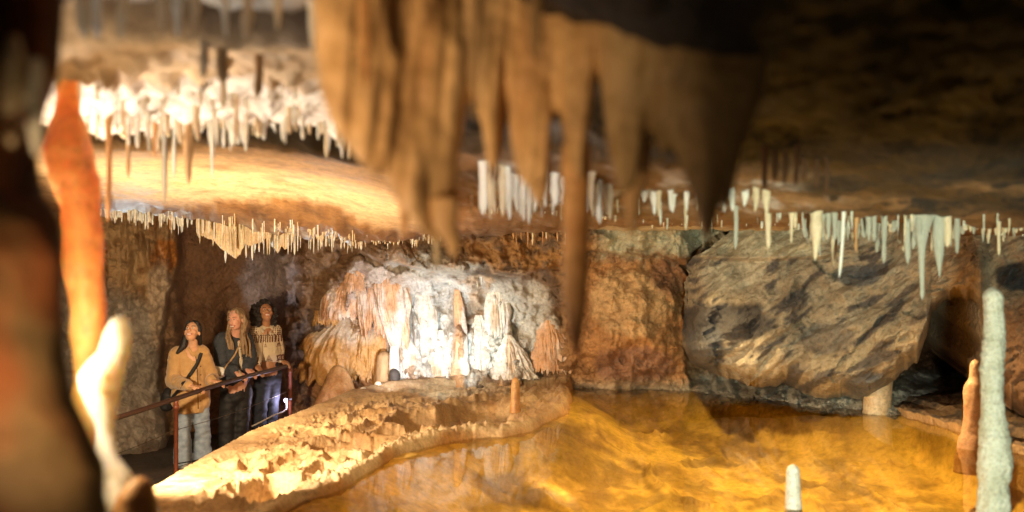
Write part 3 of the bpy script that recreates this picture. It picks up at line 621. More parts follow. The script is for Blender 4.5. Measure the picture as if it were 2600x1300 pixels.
props(column('orange_flowstone',[(1208,345,368,2.80),(1225,330,384,2.80),(1260,300,392,2.80),(1310,285,402,2.80),(1450,250,440,2.80),(1600,230,460,2.80)],
  M['rust'],ratio=.9,amp=.12,seg=40,freq=10,seed=12,tip0=True,tip1=False),'orange knob of flowstone at the foot of the glowing white stalagmite','flowstone')
props(column('stalactite',[(90,24,48,1.5),(140,12,62,1.5),(230,2,70,1.5),(300,8,58,1.5),(345,14,46,1.45),(372,22,36,1.45)],M['cream'],amp=.08,seed=14,freq=7),'blurred cream stalactite with a rounded tip against the dark rock at the far left','stalactite')
props(column('stalactite',[(150,82,108,1.52),(220,70,116,1.52),(290,66,116,1.5),(350,76,108,1.5),(395,88,100,1.5)],M['white'],amp=.08,seed=15,freq=7),'blurred bluish white stalactite tip beside the cream one at the far left','stalactite')

# ---- foreground curtain in the middle
def build_curtain():
    bx=[790,800,815,840,870,910,950,968,985,1000,1045,1075,1110,1135,1152,1165,1185,1205,1225,1240,1258,1272,1285,1300,1320,1350,1385,1400,1420,1440,1475,1495,1510,1525,1545,1580,1615,1640,1655,1680,1700,1720,1750,1780,1797,1815,1828,1842,1860,1880,1900,1920,1945]
    by=[ -60,150,240,310,360,410,455,440,470,500,560,595,625,590,500,390,265,255,330,420,440,310,270,380,460,485,450,300,280,400,470,330,200,210,400,500,470,360,330,400,370,400,480,570,612,560,520,545,500,400,340,290,230]
    pxs=np.arange(790,1946,3.0); B=np.interp(pxs,bx,by); B=sm1(B,1)
    n=150; T=np.linspace(0,1,n)
    PX,TT=np.meshgrid(pxs,T)
    k=np.where(TT<.5,TT*2,(1-TT)*2)        # 0 top .. 1 bottom
    top=np.interp(PX,[790,1390,1650,1940],[-260,-120,20,130])
    PY=top+(B[None]-top)*k
    x0=(PX-HX)/FP*2
    fold=.06*noise3(x0*4.2+PY*.0006,PY*.0011,0*PX,311)+.024*ridged(x0*10+PY*.001,PY*.0013,0*PX,2,313)+.008*noise3(x0*20,PY*.003,0*PX,315)
    base=2.05+.10*np.sin(PX*.006)+fold*(.35+.65*k)
    th=.055*np.sqrt(np.clip(1-k**3,0,1))*(1+.4*noise3(x0*9,PY*.003,0*PX,317))
    s=np.where(TT<.5,-1,1); D=base+s*th
    D=D+.012*fbm(x0*8,PY*.006,0*PX,3,319)
    X=(PX-HX)/FP*D; Z=(HY-PY)/FP*D
    C=np.zeros(X.shape+(3,))+np.array((.62,.40,.19)); q=noise3(x0*8,PY*.0015,0*PX,321)
    C=mixc(C,(.40,.20,.07),smst(-.05,.5,q)); C=mixc(C,(.58,.40,.22),smst(.0,.5,-q)*.7); C=mixc(C,(.30,.22,.10),smst(1350,1700,PX)*.7)  # right end darkened in colour, as if out of the light
    C=mixc(C,(.66,.42,.20),(1-smst(950,1080,PX+.25*PY-100))*.8); C=mixc(C,(.17,.11,.045),smst(1350,1700,PX)*.75)  # painted light fall-off towards the right again
    M['curtain']=rock('drapery_calcite', attr=True, rough=(.55,.85), bump=.3, scale=8, dist=.012, sss=.0)
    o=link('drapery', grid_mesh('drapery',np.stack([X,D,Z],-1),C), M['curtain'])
    props(o,'broad blurred tan drapery of fused stalactites hanging across the top middle','cave drapery')
build_curtain()
FG=[ # rows, mat, label
 ([(340,1425,1500,2.18),(430,1425,1500,2.18),(500,1430,1498,2.18),(600,1431,1496,2.18),(680,1430,1494,2.18),(760,1434,1490,2.18),(830,1442,1482,2.18),(880,1452,1472,2.18),(905,1458,1466,2.18)],'rust','longest brown stalactite hanging in the middle down to the boulder'),
 ([(330,1575,1655,2.20),(420,1578,1650,2.20),(480,1583,1636,2.20),(540,1590,1624,2.20),(600,1602,1614,2.20)],'curt','blurred tapering olive brown stalactite right of the longest one'),
 ([(360,1740,1850,2.20),(440,1748,1842,2.20),(490,1758,1832,2.20),(540,1768,1822,2.20),(590,1785,1806,2.20),(618,1793,1800,2.20)],'curt','fat blurred olive stalactite with a sharp tip near the right end of the drapery'),
 ([(470,1008,1052,2.3),(520,1012,1046,2.3),(570,1016,1036,2.3),(606,1021,1029,2.3)],'rust','small brown stalactite in front of the bright orange ceiling slab'),
 ([(470,1075,1175,2.22),(500,1080,1168,2.1),(570,1100,1160,2.1),(620,1130,1168,2.1),(655,1146,1158,2.1)],'curt','fused blurred stalactite tip hanging lowest from the tan drapery'),
 ([(570,1098,1120,2.5),(620,1100,1118,2.5),(655,1102,1117,2.5),(678,1106,1113,2.5)],'cream','small pale stalactite tip just under the tan drapery'),
 ([(-200,1195,1225,1.7),(40,1196,1222,1.7),(200,1200,1218,1.7),(300,1204,1214,1.7)],'curt','thin blurred stalactite close to the top edge, left of the pale drapery fold'),
 ([(-200,1340,1385,1.7),(20,1345,1380,1.7),(110,1350,1374,1.7),(160,1358,1368,1.7)],'curt','short blurred stalactite at the top edge right of the centre'),
 ([(-100,905,945,1.9),(120,910,940,1.9),(190,918,934,1.9),(225,924,930,1.9)],'rust','short brown stalactite in front of the left part of the tan drapery'),
 ([(300,1330,1395,2.2),(420,1330,1398,2.2),(480,1345,1392,2.2),(520,1362,1380,2.2)],'curt','blurred brown stalactite filling the space left of the longest one'),
 ([(250,1215,1290,2.3),(360,1228,1278,2.3),(430,1240,1262,2.3),(465,1248,1256,2.3)],'rust','narrow brown stalactite between two black gaps of the drapery'),
]
for i,(r,m,l) in enumerate(FG):
    props(column('stalactite',r,M[m],amp=.07,seed=30+i,freq=6,flute=.02,ratio=.8,tip0=True),l,'stalactite')

# ---- stalagmites and columns over the pool
props(column('calcite_column',[(728,2509,2529,5.75),(745,2498,2546,5.75),(800,2500,2548,5.75),(870,2496,2552,5.75),(940,2488,2546,5.75),(1000,2492,2545,5.75),(1050,2492,2550,5.75),(1100,2488,2562,5.75),(1170,2485,2566,5.75),(1240,2488,2562,5.75),(1300,2478,2565,5.75),(1420,2470,2580,5.75),(1540,2455,2600,5.75)],
  M['grstal'],ratio=1,amp=.11,seg=64,n=260,freq=13,seed=41,rings=.10,tip0=True,tip1=False),'tall pale green stalagmite standing in the pool at the right','stalagmite')
props(column('stalagmite',[(912,2468,2484,8.1),(928,2463,2491,8.1),(962,2462,2493,8.1),(975,2450,2498,8.1),(1010,2447,2502,8.1),(1060,2448,2500,8.1),(1100,2442,2498,8.1),(1120,2434,2502,8.1),(1150,2430,2506,8.1),(1200,2425,2510,8.1)],
  rock('brown_calcite',(.46,.24,.12),(.62,.38,.22),rough=(.35,.6),bump=.6,scale=16,dist=.01,sss=.1,sss_r=(.03,.01,.005)),amp=.09,seg=48,freq=10,seed=43,tip0=True,tip1=False,rings=.03),'reddish orange bottle shaped stalagmite beside the tall pale green one','stalagmite')
props(column('calcite_pillar',[(930,2200,2272,10.15),(960,2202,2266,10.15),(1000,2196,2262,10.15),(1040,2192,2262,10.15),(1060,2190,2266,10.15),(1100,2188,2268,10.15)],
  M['cream'],amp=.08,seg=48,freq=9,seed=45,tip1=False),'stubby tan pillar joining the grey rock to the far pool edge','calcite pillar')
props(column('stalagmite',[(1178,2005,2022,6.0),(1190,1997,2030,6.0),(1230,1996,2032,6.0),(1270,1994,2034,6.0),(1300,1993,2036,6.0),(1440,1990,2040,6.0)],
  M['white'],amp=.06,seg=36,freq=18,seed=47,tip0=True,tip1=False,rings=.03),'small pure white stalagmite rising out of the golden pool','stalagmite')
props(column('stalagmite',[(957,1302,1316,9.9),(965,1299,1319,9.9),(990,1298,1320,9.9),(1020,1297,1320,9.9),(1060,1294,1326,9.9),(1110,1290,1330,9.9)],
  M['rust'],amp=.05,seg=32,freq=18,seed=48,tip0=True,tip1=False),'slim orange stalagmite standing on the rimstone mound near the pool','stalagmite')
props(column('stalagmite',[(968,950,968,11.9),(985,948,970,11.9),(1010,944,974,11.9)],M['cream'],amp=.08,seg=28,freq=18,seed=49,tip0=True,tip1=False),'little creamy stalagmite stub on the crest of the mound, larger of the two stubs','stalagmite')
props(column('stalagmite',[(982,916,928,11.6),(990,912,932,11.6),(1010,910,936,11.6)],M['white'],amp=.08,seg=28,freq=18,seed=50,tip0=True,tip1=False),'tiny white stalagmite stub on the crest of the mound, leftmost there','stalagmite')
props(column('stalagmite',[(925,848,866,12.0),(940,838,878,12.0),(965,826,892,12.0),(1000,810,905,12.0),(1040,795,915,12.0),(1080,790,920,12.0)],M['rust'],amp=.12,seg=40,freq=6,seed=51,tip0=True,tip1=False),'rounded orange stalagmite mound under the fringed canopy by the wall','stalagmite')
props(column('stalagmite',[(890,968,984,12.4),(900,958,992,12.4),(930,955,995,12.4),(980,950,1000,12.4)],M['curt'],amp=.1,seg=32,freq=10,seed=52,tip0=True,tip1=False),'brown rounded stalagmite against the wall right of the fringed canopy','stalagmite')
props(column('stalagmite',[(935,992,1008,12.2),(945,988,1014,12.2),(990,985,1018,12.2)],M['path'],amp=.1,seg=32,freq=10,seed=53,tip0=True,tip1=False),'dark bluish grey stalagmite on the crest of the mound under the white curtains','stalagmite')
props(column('stalagmite',[(870,994,1008,12.3),(880,990,1012,12.3),(915,988,1014,12.3),(950,986,1016,12.3)],M['white'],amp=.1,seg=32,freq=10,seed=54,tip0=True,tip1=False),'pale white stalagmite against the wall left of the white curtains','stalagmite')
# flat rock ledge at the right pool edge
def build_ledge():
    pl=[wl(*p) for p in [(2262,1046),(2330,1066),(2451,1100),(2560,1140),(2700,1190)]]
    n=160; t=np.linspace(0,1,n); tt=np.linspace(0,1,len(pl)); ex=np.interp(t,tt,[p[0] for p in pl]); ey=np.interp(t,tt,[p[1] for p in pl])
    rows=[]; prof=[(0,-.3),(0,-.05),(-.04,0.0),(-.05,.07),(-.02,.085),(.1,.09),(.3,.10),(.35,.13),(.37,.145),(.7,.15),(1.3,.17),(2.0,.25)]
    for d,h in prof:
        x=ex+d*.55; y=ey+d*.9; rows.append(np.stack([x+.03*noise3(x*5,y*5,0*x+h,331),y+.04*noise3(x*5,y*5,0*x+9+h,331),WZ+h+.015*noise3(x*8,y*8,0*x,333)],-1))
    R=np.array(rows); Q=[]
    for i in range(len(R)-1):
        for k in range(6): Q.append(R[i]+(R[i+1]-R[i])*k/6)
    Q.append(R[-1]); Q=np.array(Q); Q[...,2]+=.02*fbm(Q[...,0]*5,Q[...,1]*5,Q[...,2]*5,4,335)
    C=np.zeros(Q.shape)+np.array((.22,.14,.08)); C=mixc(C,(.07,.05,.04),smst(0,.5,fbm(Q[...,0]*3,Q[...,1]*5,Q[...,2]*9,4,337)))
    C[:18]=C[:18]*.0+np.array((.50,.32,.16))
    props(link('rock_ledge',grid_mesh('rock_ledge',Q,C),M['wall']),'low dark layered rock ledge along the right edge of the pool','rock ledge')
build_ledge()

# ---- flowstone canopies and curtains on the back wall
def canopy(name,cx,D,zrows,mat,label,cat,seed,amp=.05,drip=.12,ratio=.6,seg=150,arc=1.15,tintf=None):
    """zrows: (py, half width px); a hanging skirt of flowstone, ragged at its lower edge"""
    D=float(np.median(wall_D(np.full(7,float(cx)),np.linspace(zrows[0][0],zrows[-1][0],7))))+.05
    n=110; rows=np.array(zrows,float); T=np.linspace(0,1,n)
    py=np.interp(T,np.linspace(0,1,len(rows)),rows[:,0]); hw=np.interp(T,np.linspace(0,1,len(rows)),rows[:,1]); cxx=np.interp(T,np.linspace(0,1,len(rows)),rows[:,2]) if rows.shape[1]>2 else 0*T+cx
    py,hw,cxx=sm1(py,4),sm1(hw,4),sm1(cxx,3)
    a=np.linspace(-math.pi/2*arc,math.pi/2*arc,seg); A,I=np.meshgrid(a,np.arange(n))
    ln=1+drip*(ridged(A*3.6+seed,0*A,0*A+seed,3,seed,.65)-.3)*smst(.45,1,T[I])
    PYv=py[0]+(py[I]-py[0])*ln
    r=hw[I]/FP*D
    fl=1+amp*ridged(A*3.6+seed*.7,T[I]*1.0,0*A,3,seed+1)*smst(.1,.5,T[I])+1.5*amp*fbm(A*1.6,T[I]*2.6,0*A+seed,4,seed+2)+.06*ridged(A*8,T[I]*3,0*A+seed,2,seed+4)*smst(.2,.6,T[I])
    x=(cxx[I]-HX)/FP*D+np.sin(A)*r*fl; y=D-np.cos(A)*r*ratio*fl; z=(HY-PYv)/FP*D
    o=Vector(((cx-HX)/FP*D,D,(HY-py[0])/FP*D))
    # turn the lip inward
    X=np.stack([x-o.x,y-o.y,z-o.z],-1); last=X[-1:].copy(); inn=last.copy(); inn[...,0]*=.8; inn[...,1]=inn[...,1]*.7+.03; inn[...,2]+=.10; X=np.concatenate([X,inn],0)
    C=None
    if tintf: 
        C=tintf(X[...,0]+o.x,X[...,1]+o.y,X[...,2]+o.z,np.concatenate([T[I],T[I][-1:]],0))
    me=grid_mesh(name,X,C,flip=False); ob=link(name,me,mat); ob.location=o
    return props(ob,label,cat)
def tint_can(x,y,z,t):
    n=fbm(x*5,y*3,z*2,4,341); C=np.zeros(x.shape+(3,))+np.array((.70,.56,.42)); C=mixc(C,(.60,.32,.10),smst(.28,.50,t+.12*n)); C=mixc(C,(.42,.19,.05),smst(.1,.6,n)*smst(.3,.6,t)); return C
def tint_or(x,y,z,t):
    n=fbm(x*6,y*3,z*1.5,4,343); C=np.zeros(x.shape+(3,))+np.array((.68,.38,.20)); C=mixc(C,(.74,.60,.50),smst(-.1,.5,n)); return C
def tint_wh(x,y,z,t):
    n=fbm(x*6,y*3,z*1.5,4,345); C=np.zeros(x.shape+(3,))+np.array((.78,.70,.60)); C=mixc(C,(.62,.40,.22),smst(.15,.6,n)*.7); return C
canopy('flowstone_canopy',885,12.5,[(786,12,888),(800,36,886),(830,62,880),(862,88,872),(892,100,868),(915,106,866),(935,108,866)],M['flow'],'broad orange flowstone canopy with a ragged fringe beside the railing end','flowstone canopy',401,amp=.10,drip=.16)
bpy.data.objects[-1] if False else None
CAN=[('flowstone_canopy',950,12.4,[(800,12,925),(818,34,935),(850,52,938),(885,60,940),(915,62,940),(932,60,940)],tint_can,'smaller rounded flowstone canopy with long drips right of the broad orange one',403,.12,.2),
 ('flowstone_canopy',872,12.45,[(712,10,885),(725,30,880),(745,42,872),(765,46,868),(790,46,866)],tint_or,'pale fringed flowstone shelf above the broad orange canopy',405,.10,.2),
 ('flowstone_canopy',835,12.5,[(755,8,842),(765,22,838),(780,28,834),(800,30,832),(812,30,830)],tint_can,'small brown flowstone shelf left of the pale fringed shelf',407,.10,.2),
 ('flowstone_curtain',990,12.35,[(666,14,985),(690,30,988),(730,34,992),(780,30,1000),(820,24,1006),(850,16,1012)],tint_or,'orange flowstone curtain hanging under the dark rock lip left of the white wall',409,.20,.14),
 ('flowstone_curtain',940,12.45,[(690,10,940),(705,24,942),(740,32,948),(780,36,952),(820,32,956)],tint_or,'pinkish draped flowstone curtain between the canopies and the orange curtain',411,.16,.2),
 ('flowstone_curtain',1045,12.35,[(782,10,1025),(800,22,1030),(840,26,1040),(880,22,1055),(920,16,1066),(948,12,1068)],tint_wh,'smooth ivory flowstone curtain left of the brightly lit white wall',413,.18,.06),
 ('flowstone_curtain',1030,12.25,[(815,8,1015),(850,16,1022),(890,22,1034),(930,26,1040),(955,28,1042)],tint_wh,'low fluted ivory flowstone apron at the foot of the white wall',415,.2,.05)]
CAN+=[('flowstone_curtain',1078,12,[(712,8,1074),(740,20,1076),(790,24,1080),(840,22,1084),(862,16,1086)],tint_wh,'white flowstone drips just left of the brightest part of the wall',421,.2,.2),
 ('flowstone_column',1168,12,[(735,6,1160),(770,12,1164),(830,13,1170),(890,13,1172),(948,20,1170)],tint_or,'narrow orange flowstone column in the middle of the brightest wall',423,.14,.02),
 ('flowstone_curtain',1222,12,[(800,8,1216),(840,22,1218),(895,32,1222),(952,44,1228)],tint_wh,'white flowstone apron right of the narrow orange column',425,.2,.03),
 ('flowstone_curtain',1118,12,[(838,8,1116),(870,20,1116),(915,30,1118),(955,36,1120)],tint_wh,'white ribbed flowstone apron left of the narrow orange column',427,.2,.03),
 ('flowstone_curtain',1300,12,[(850,8,1290),(880,24,1296),(925,36,1302),(958,46,1306)],tint_wh,'low cream flowstone apron at the right end of the white wall',429,.2,.03),
 ('flowstone_curtain',1262,12,[(716,8,1256),(742,20,1260),(790,26,1264),(825,22,1266)],tint_wh,'pale flowstone drips under the rock lip right of the brightest wall',431,.2,.2),
 ('flowstone_curtain',905,12,[(672,8,905),(690,18,902),(712,20,900),(728,20,900)],tint_or,'small pinkish flowstone shelf high above the fringed canopies',433,.16,.25),
 ('flowstone_curtain',968,12,[(790,8,962),(820,22,966),(860,26,972),(900,22,978)],tint_or,'orange drips hanging between the rounded canopy and the ivory curtain',435,.2,.2),
 ('flowstone_curtain',1395,12,[(800,8,1390),(840,24,1394),(890,34,1400),(930,40,1404)],tint_or,'cream and orange flowstone swelling left of the longest stalactite tip',437,.2,.1)]
ob=bpy.data.objects['flowstone_canopy']
def retint(o,f):
    me=o.data; co=np.empty(len(me.vertices)*3,np.float32); me.vertices.foreach_get('co',co); co=co.reshape(-1,3)
    t=(co[:,2].max()-co[:,2])/(co[:,2].max()-co[:,2].min()); L=o.location
    add_tint(me,f(co[:,0]+L[0],co[:,1]+L[1],co[:,2]+L[2],t))
retint(ob,tint_can)
for nme,cx,D,rows,tf,lab,sd,am,dr in CAN: canopy(nme,cx,D,rows,M['flow'],lab,nme.replace('_',' '),sd,amp=am,drip=dr,tintf=tf)

# ---- stalactites
rng=random.Random(11)
def proto(kind,seed):
    seg,n=(10,26) if kind!='straw' else (8,14)
    t=np.linspace(0,1,n); r=np.random.RandomState(seed)
    if kind=='straw': rad=1.0-.25*t+.10*np.interp(t,np.linspace(0,1,6),r.randn(6)); rad[0]=1.6
    elif kind=='cone': rad=(1-t)**.75*.92+.16+.08*np.interp(t,np.linspace(0,1,7),r.randn(7)); rad[0]*=1.35
    elif kind=='carrot': rad=np.interp(t,[0,.1,.35,.7,1],[1.2,.95,1.05,.62,.25])+.08*np.interp(t,np.linspace(0,1,7),r.randn(7))
    else: rad=np.interp(t,[0,.12,.3,.45,1],[2.4,1.5,.8,.52,.30])+.05*np.interp(t,np.linspace(0,1,7),r.randn(7))
    rad=np.maximum(rad,.12); rad[-1]=.03; rad[-2]*=.75
    bx=.5*np.interp(t,[0,.5,1],[0,r.randn()*.4,r.randn()*.5]); th=np.linspace(0,2*math.pi,seg,endpoint=False)
    TH,I=np.meshgrid(th,np.arange(n)); q=1+.12*noise3(np.cos(TH)*1.5+seed,np.sin(TH)*1.5,t[I]*6,seed)
    X=np.cos(TH)*rad[I]*q+bx[I]; Y=np.sin(TH)*rad[I]*q; Z=-t[I]
    me=grid_mesh('stalactite_'+kind,np.stack([X,Y,Z+.0*X],-1),wrap=True); return me
PR={k:[proto(k,i*7+j) for j in range(4)] for i,k in enumerate(['straw','cone','carrot','root'])}
for L_ in PR.values():
    for me in L_: me.materials.append(None)
def hang(px,D,L,r,kind,mat,label,group=None,z=None,emb=.02,name='stalactite',tilt=.0):
    me=rng.choice(PR[kind]); o=bpy.data.objects.new(name,me); col.objects.link(o)
    x=(px-HX)/FP*D; zz=float(ceil_z(px,D)) if z is None else z
    o.location=(x,D,zz+emb); o.scale=(r,r,L+emb); o.rotation_euler=(rng.uniform(-tilt,tilt),rng.uniform(-tilt,tilt),rng.uniform(0,6.28))
    o.material_slots[0].link='OBJECT'; o.material_slots[0].material=M[mat]
    props(o,label,'stalactite',group); return o
def Ltip(px,D,tip,z=None):
    zz=float(ceil_z(px,D)) if z is None else z
    return max(.02, zz-(HY-tip)/FP*D)
STUFF=[]
TENS=['','','twenty','thirty','forty','fifty']; ONE=['','first','second','third','fourth','fifth','sixth','seventh','eighth','ninth','tenth','eleventh','twelfth','thirteenth','fourteenth','fifteenth','sixteenth','seventeenth','eighteenth','nineteenth']
def ordw(i):
    if i<20: return ONE[i]
    return {20:'twentieth',30:'thirtieth',40:'fortieth',50:'fiftieth'}[i] if i%10==0 else TENS[i//10]+'-'+ONE[i%10]
def row(n,pa,pb,Da,Db,ta,tb,ra,rb,kinds,mats,label,group,stuff=False,zf=None):
    """tips between picture rows given at either end (ta,tb are (min,max) pairs)"""
    obs=[]
    for i in range(n):
        f=(i+rng.random())/n; px=pa+(pb-pa)*f; D=rng.uniform(Da,Db)
        if stuff and noise3(np.array([px*.055]),np.array([pb*.1]),np.array([.3]),79)[0]<-.22: continue
        lo=ta[0]+(tb[0]-ta[0])*f; hi=ta[1]+(tb[1]-ta[1])*f; cl=.5+.9*float(noise3(np.array([px*.021]),np.array([pa*.1]),np.array([.5]),77)[0]); tip=lo+(hi-lo)*(min(1,max(0,rng.random()**1.5*.7+cl*.55-.1)))
        z=zf(px,D) if zf else float(ceil_z(px,D))
        L=z-(HY-tip)/FP*D
        if L<.015: L=rng.uniform(.015,.04)
        obs.append(hang(px,D,L,rng.uniform(ra,rb),rng.choice(kinds),rng.choice(mats),label,group,z=z))
    if stuff: STUFF.extend(obs); return
    obs.sort(key=lambda o:o.location.x/o.location.y)
    for i,o in enumerate(obs): o['label']='%s, %s from the left in %s'%(label.split('|')[0],ordw(i+1),label.split('|')[1])
def merge_stuff():
    vs=[];fs=[];mi=[];k=0;mats=[]
    for o in STUFF:
        Mx=Matrix.LocRotScale(o.location,o.rotation_euler,o.scale); m=o.material_slots[0].material
        if m not in mats: mats.append(m)
        for v in o.data.vertices: vs.append(Mx@v.co)
        for p in o.data.polygons: fs.append([k+i for i in p.vertices]); mi.append(mats.index(m))
        k+=len(o.data.vertices); bpy.data.objects.remove(o)
    me=bpy.data.meshes.new('straw_stalactites'); me.from_pydata(vs,[],fs); smooth(me)
    for m in mats: me.materials.append(m)
    me.polygons.foreach_set('material_index',mi); o=link('straw_stalactites',me); props(o,'fine white and cream straws crowding between the larger stalactites and fringing the ledges','straw stalactites',kind='stuff')
# bright blurred cluster, upper left
row(44,165,880,3.75,4.18,(318,385),(325,385),.007,.016,['cone','straw','straw'],['white','white','cream'],'white stalactite|the bright cluster above the orange slab','white stalactites clustered on the upper left ceiling')
row(24,170,830,3.3,3.7,(230,300),(240,310),.007,.015,['cone','straw'],['white'],'small stalactite|the upper row on the left ceiling','small stalactites on the upper part of the bright left ceiling')
row(10,180,800,2.25,2.45,(60,120),(80,180),.010,.018,['cone','straw'],['white','cream'],'pale very blurred stalactite|the topmost row at upper left','stalactites at the top edge of the left ceiling')
for px,D,tip,r,k,m,l in [(275,3.9,565,.013,'straw','rust','long thin orange stalactite with a white tip, leftmost of the long ones over the slab'),
 (325,4.1,455,.011,'straw','curt','thin brown straw stalactite hanging in front of the bright slab'),
 (418,4.6,522,.012,'straw','white','longest thin white straw stalactite in front of the bright slab'),
 (442,4.4,455,.012,'straw','white','thin white stalactite right of the longest white straw'),
 (478,4.1,470,.020,'carrot','curt','greyish carrot shaped stalactite in front of the bright slab'),
 (540,4.2,456,.013,'cone','white','slim bright white stalactite under the knobbly white lump'),
 (395,4.1,400,.012,'cone','rust','short dark brown stalactite beside the white straws'),
 (830,4.15,404,.014,'straw','cream','cream straw stalactite near the drapery, left of the close pair'),
 (868,4.1,405,.014,'cone','white','white cone stalactite of the close pair beside the drapery'),
 (888,4.15,407,.012,'straw','cream','cream straw stalactite touching the left edge of the drapery'),
 (615,4.1,365,.014,'cone','white','white stalactite with a pointed tip right above the slab middle'),
 (670,4.1,352,.012,'cone','white','small white stalactite right of the slab middle'),
 (518,2.9,200,.016,'straw','cream','blurred upright pale straw high on the left ceiling'),
 (565,2.9,215,.016,'straw','curt','blurred brown straw high on the left ceiling'),
 (655,3.0,250,.016,'straw','curt','tall blurred brownish straw high on the ceiling near the drapery')]:
    hang(px,D,Ltip(px,D,tip),r,k,m,l)
# fringe of the ledge over the people
row(75,255,470,9.75,10.15,(548,580),(556,590),.006,.011,['straw','cone'],['white'],'dense fringe of tiny white straw stalactites at the far left under the orange slab',None,stuff=True)
row(16,430,560,10.0,10.3,(560,600),(585,625),.008,.014,['straw','cone'],['white'],'bluish white straw|the fringe left of the tan hanging cluster','bluish white straws left of the tan cluster')
row(22,495,700,10.05,10.35,(600,640),(590,650),.010,.020,['cone','straw','carrot'],['cream'],'tan stalactite|the hanging cluster above the people','tan stalactites above the three people')
row(75,560,900,9.5,10.0,(545,590),(600,625),.006,.012,['straw','cone'],['cream','cream'],'fine tan straw stalactites lining the lower edge of the slab above the cluster',None,stuff=True)
row(34,640,900,10.15,10.4,(628,652),(622,645),.007,.013,['straw','cone'],['white'],'short bright white straw stalactite on the ledge right above the people',None,stuff=True)
row(34,890,1060,10.0,10.5,(612,640),(605,640),.008,.016,['straw','cone'],['cream','white'],'cream straw stalactite in the fringe where the slab meets the back wall',None,stuff=True)
row(16,1300,1445,10.6,11.2,(600,632),(600,632),.009,.015,['straw','cone'],['cream','rust'],'tiny cream straw stalactite on the brown rock left of the longest stalactite',None,stuff=True)
for px,tip,r,m,l in [(573,668,.016,'white','thin white straw at the left of the three longest in the tan cluster'),(625,655,.014,'cream','cream straw hanging between the two fringes'),(640,662,.014,'white','slender white straw just right of the tan cluster'),(432,585,.014,'rust','single orange straw at the left end of the ledge fringe')]:
    hang(px,10.25,Ltip(px,10.25,tip),r,'straw',m,l)
def drap(px0,px1,D,ptop,tips,mat,label,seed,zt=None):
    """small drapery: thin wavy sheet whose lower edge runs through the tips (px, py)"""
    pxs=np.arange(px0,px1,1.5); B=np.interp(pxs,[t[0] for t in tips],[t[1] for t in tips]); n=30; T=np.linspace(0,1,2*n)
    PX,TT=np.meshgrid(pxs,T); k=np.where(TT<.5,TT*2,(1-TT)*2); B=B+5*noise3(pxs*.25,pxs*0,pxs*0,seed)+3*ridged(pxs*.1,pxs*0,pxs*0,2,seed)
    PY=ptop+(B[None]-ptop)*k; x0=(PX-HX)/FP*D
    Dd=D+.10*noise3(x0*5,PY*.002,0*PX,seed)+.03*ridged(x0*14,PY*.003,0*PX,2,seed)+np.where(TT<.5,-1,1)*.03*np.sqrt(np.clip(1-k**2,0,1))
    X=np.stack([(PX-HX)/FP*Dd,Dd,(HY-PY)/FP*Dd],-1); me=grid_mesh('drapery',X); props(link('drapery',me,mat),label,'cave drapery')
drap(500,690,10.15,545,[(500,590),(520,600),(545,612),(560,628),(575,640),(585,648),(600,655),(612,640),(622,618),(640,622),(660,612),(690,600)],M['cream'],'tan drapery with a ragged lower edge above the left hand visitor',501)
drap(680,745,10.3,590,[(680,612),(690,622),(705,640),(715,622),(725,634),(735,620),(745,612)],M['cream'],'small cream drapery on the ledge just right of the big tan one',503)
# under the lip of the white wall
def lipz(px,D):
    return (HY-float(np.interp(px,[880,1000,1100,1200,1290,1360,1450],[640,668,690,698,700,690,660]))+3)/FP*D
row(22,1040,1290,12.15,12.35,(708,728),(712,740),.008,.016,['straw','cone'],['cream','white'],'tiny straw stalactite under the rock lip above the white wall',None,stuff=True,zf=lipz)
# middle band behind the drapery
row(26,1225,1560,4.2,4.6,(515,575),(510,580),.014,.026,['cone','carrot','straw'],['white','white','cream'],'pinkish stalactite|the blurred row behind the drapery middle','pinkish white stalactites behind the drapery')
row(16,1620,1960,4.3,4.9,(500,555),(520,560),.012,.022,['cone','carrot'],['white','cream'],'blurred white stalactite|the row behind the drapery right end','white stalactites behind the right end of the drapery')
for px,D,tip,r,k,m,l in [(1743,5.0,585,.013,'cone','cream','pale blurred stub left of the fat olive stalactite'),(1868,5.4,635,.014,'straw','grstal','thin pale straw just right of the fat olive stalactite'),(1950,5.4,632,.020,'straw','cream','cream straw standing clear right of the drapery'),(2012,5.4,618,.018,'root','cream','flared cream stalactite between the clear straw and the wide tan one')]:
    hang(px,D,Ltip(px,D,tip),r,k,m,l)
row(7,1925,2100,3.4,3.8,(450,500),(450,500),.010,.014,['straw'],['dark'],'dim brown straw|the dim group right of the drapery','dim straws on the dark ceiling right of the drapery')  # dark material makes these straws look dimly lit
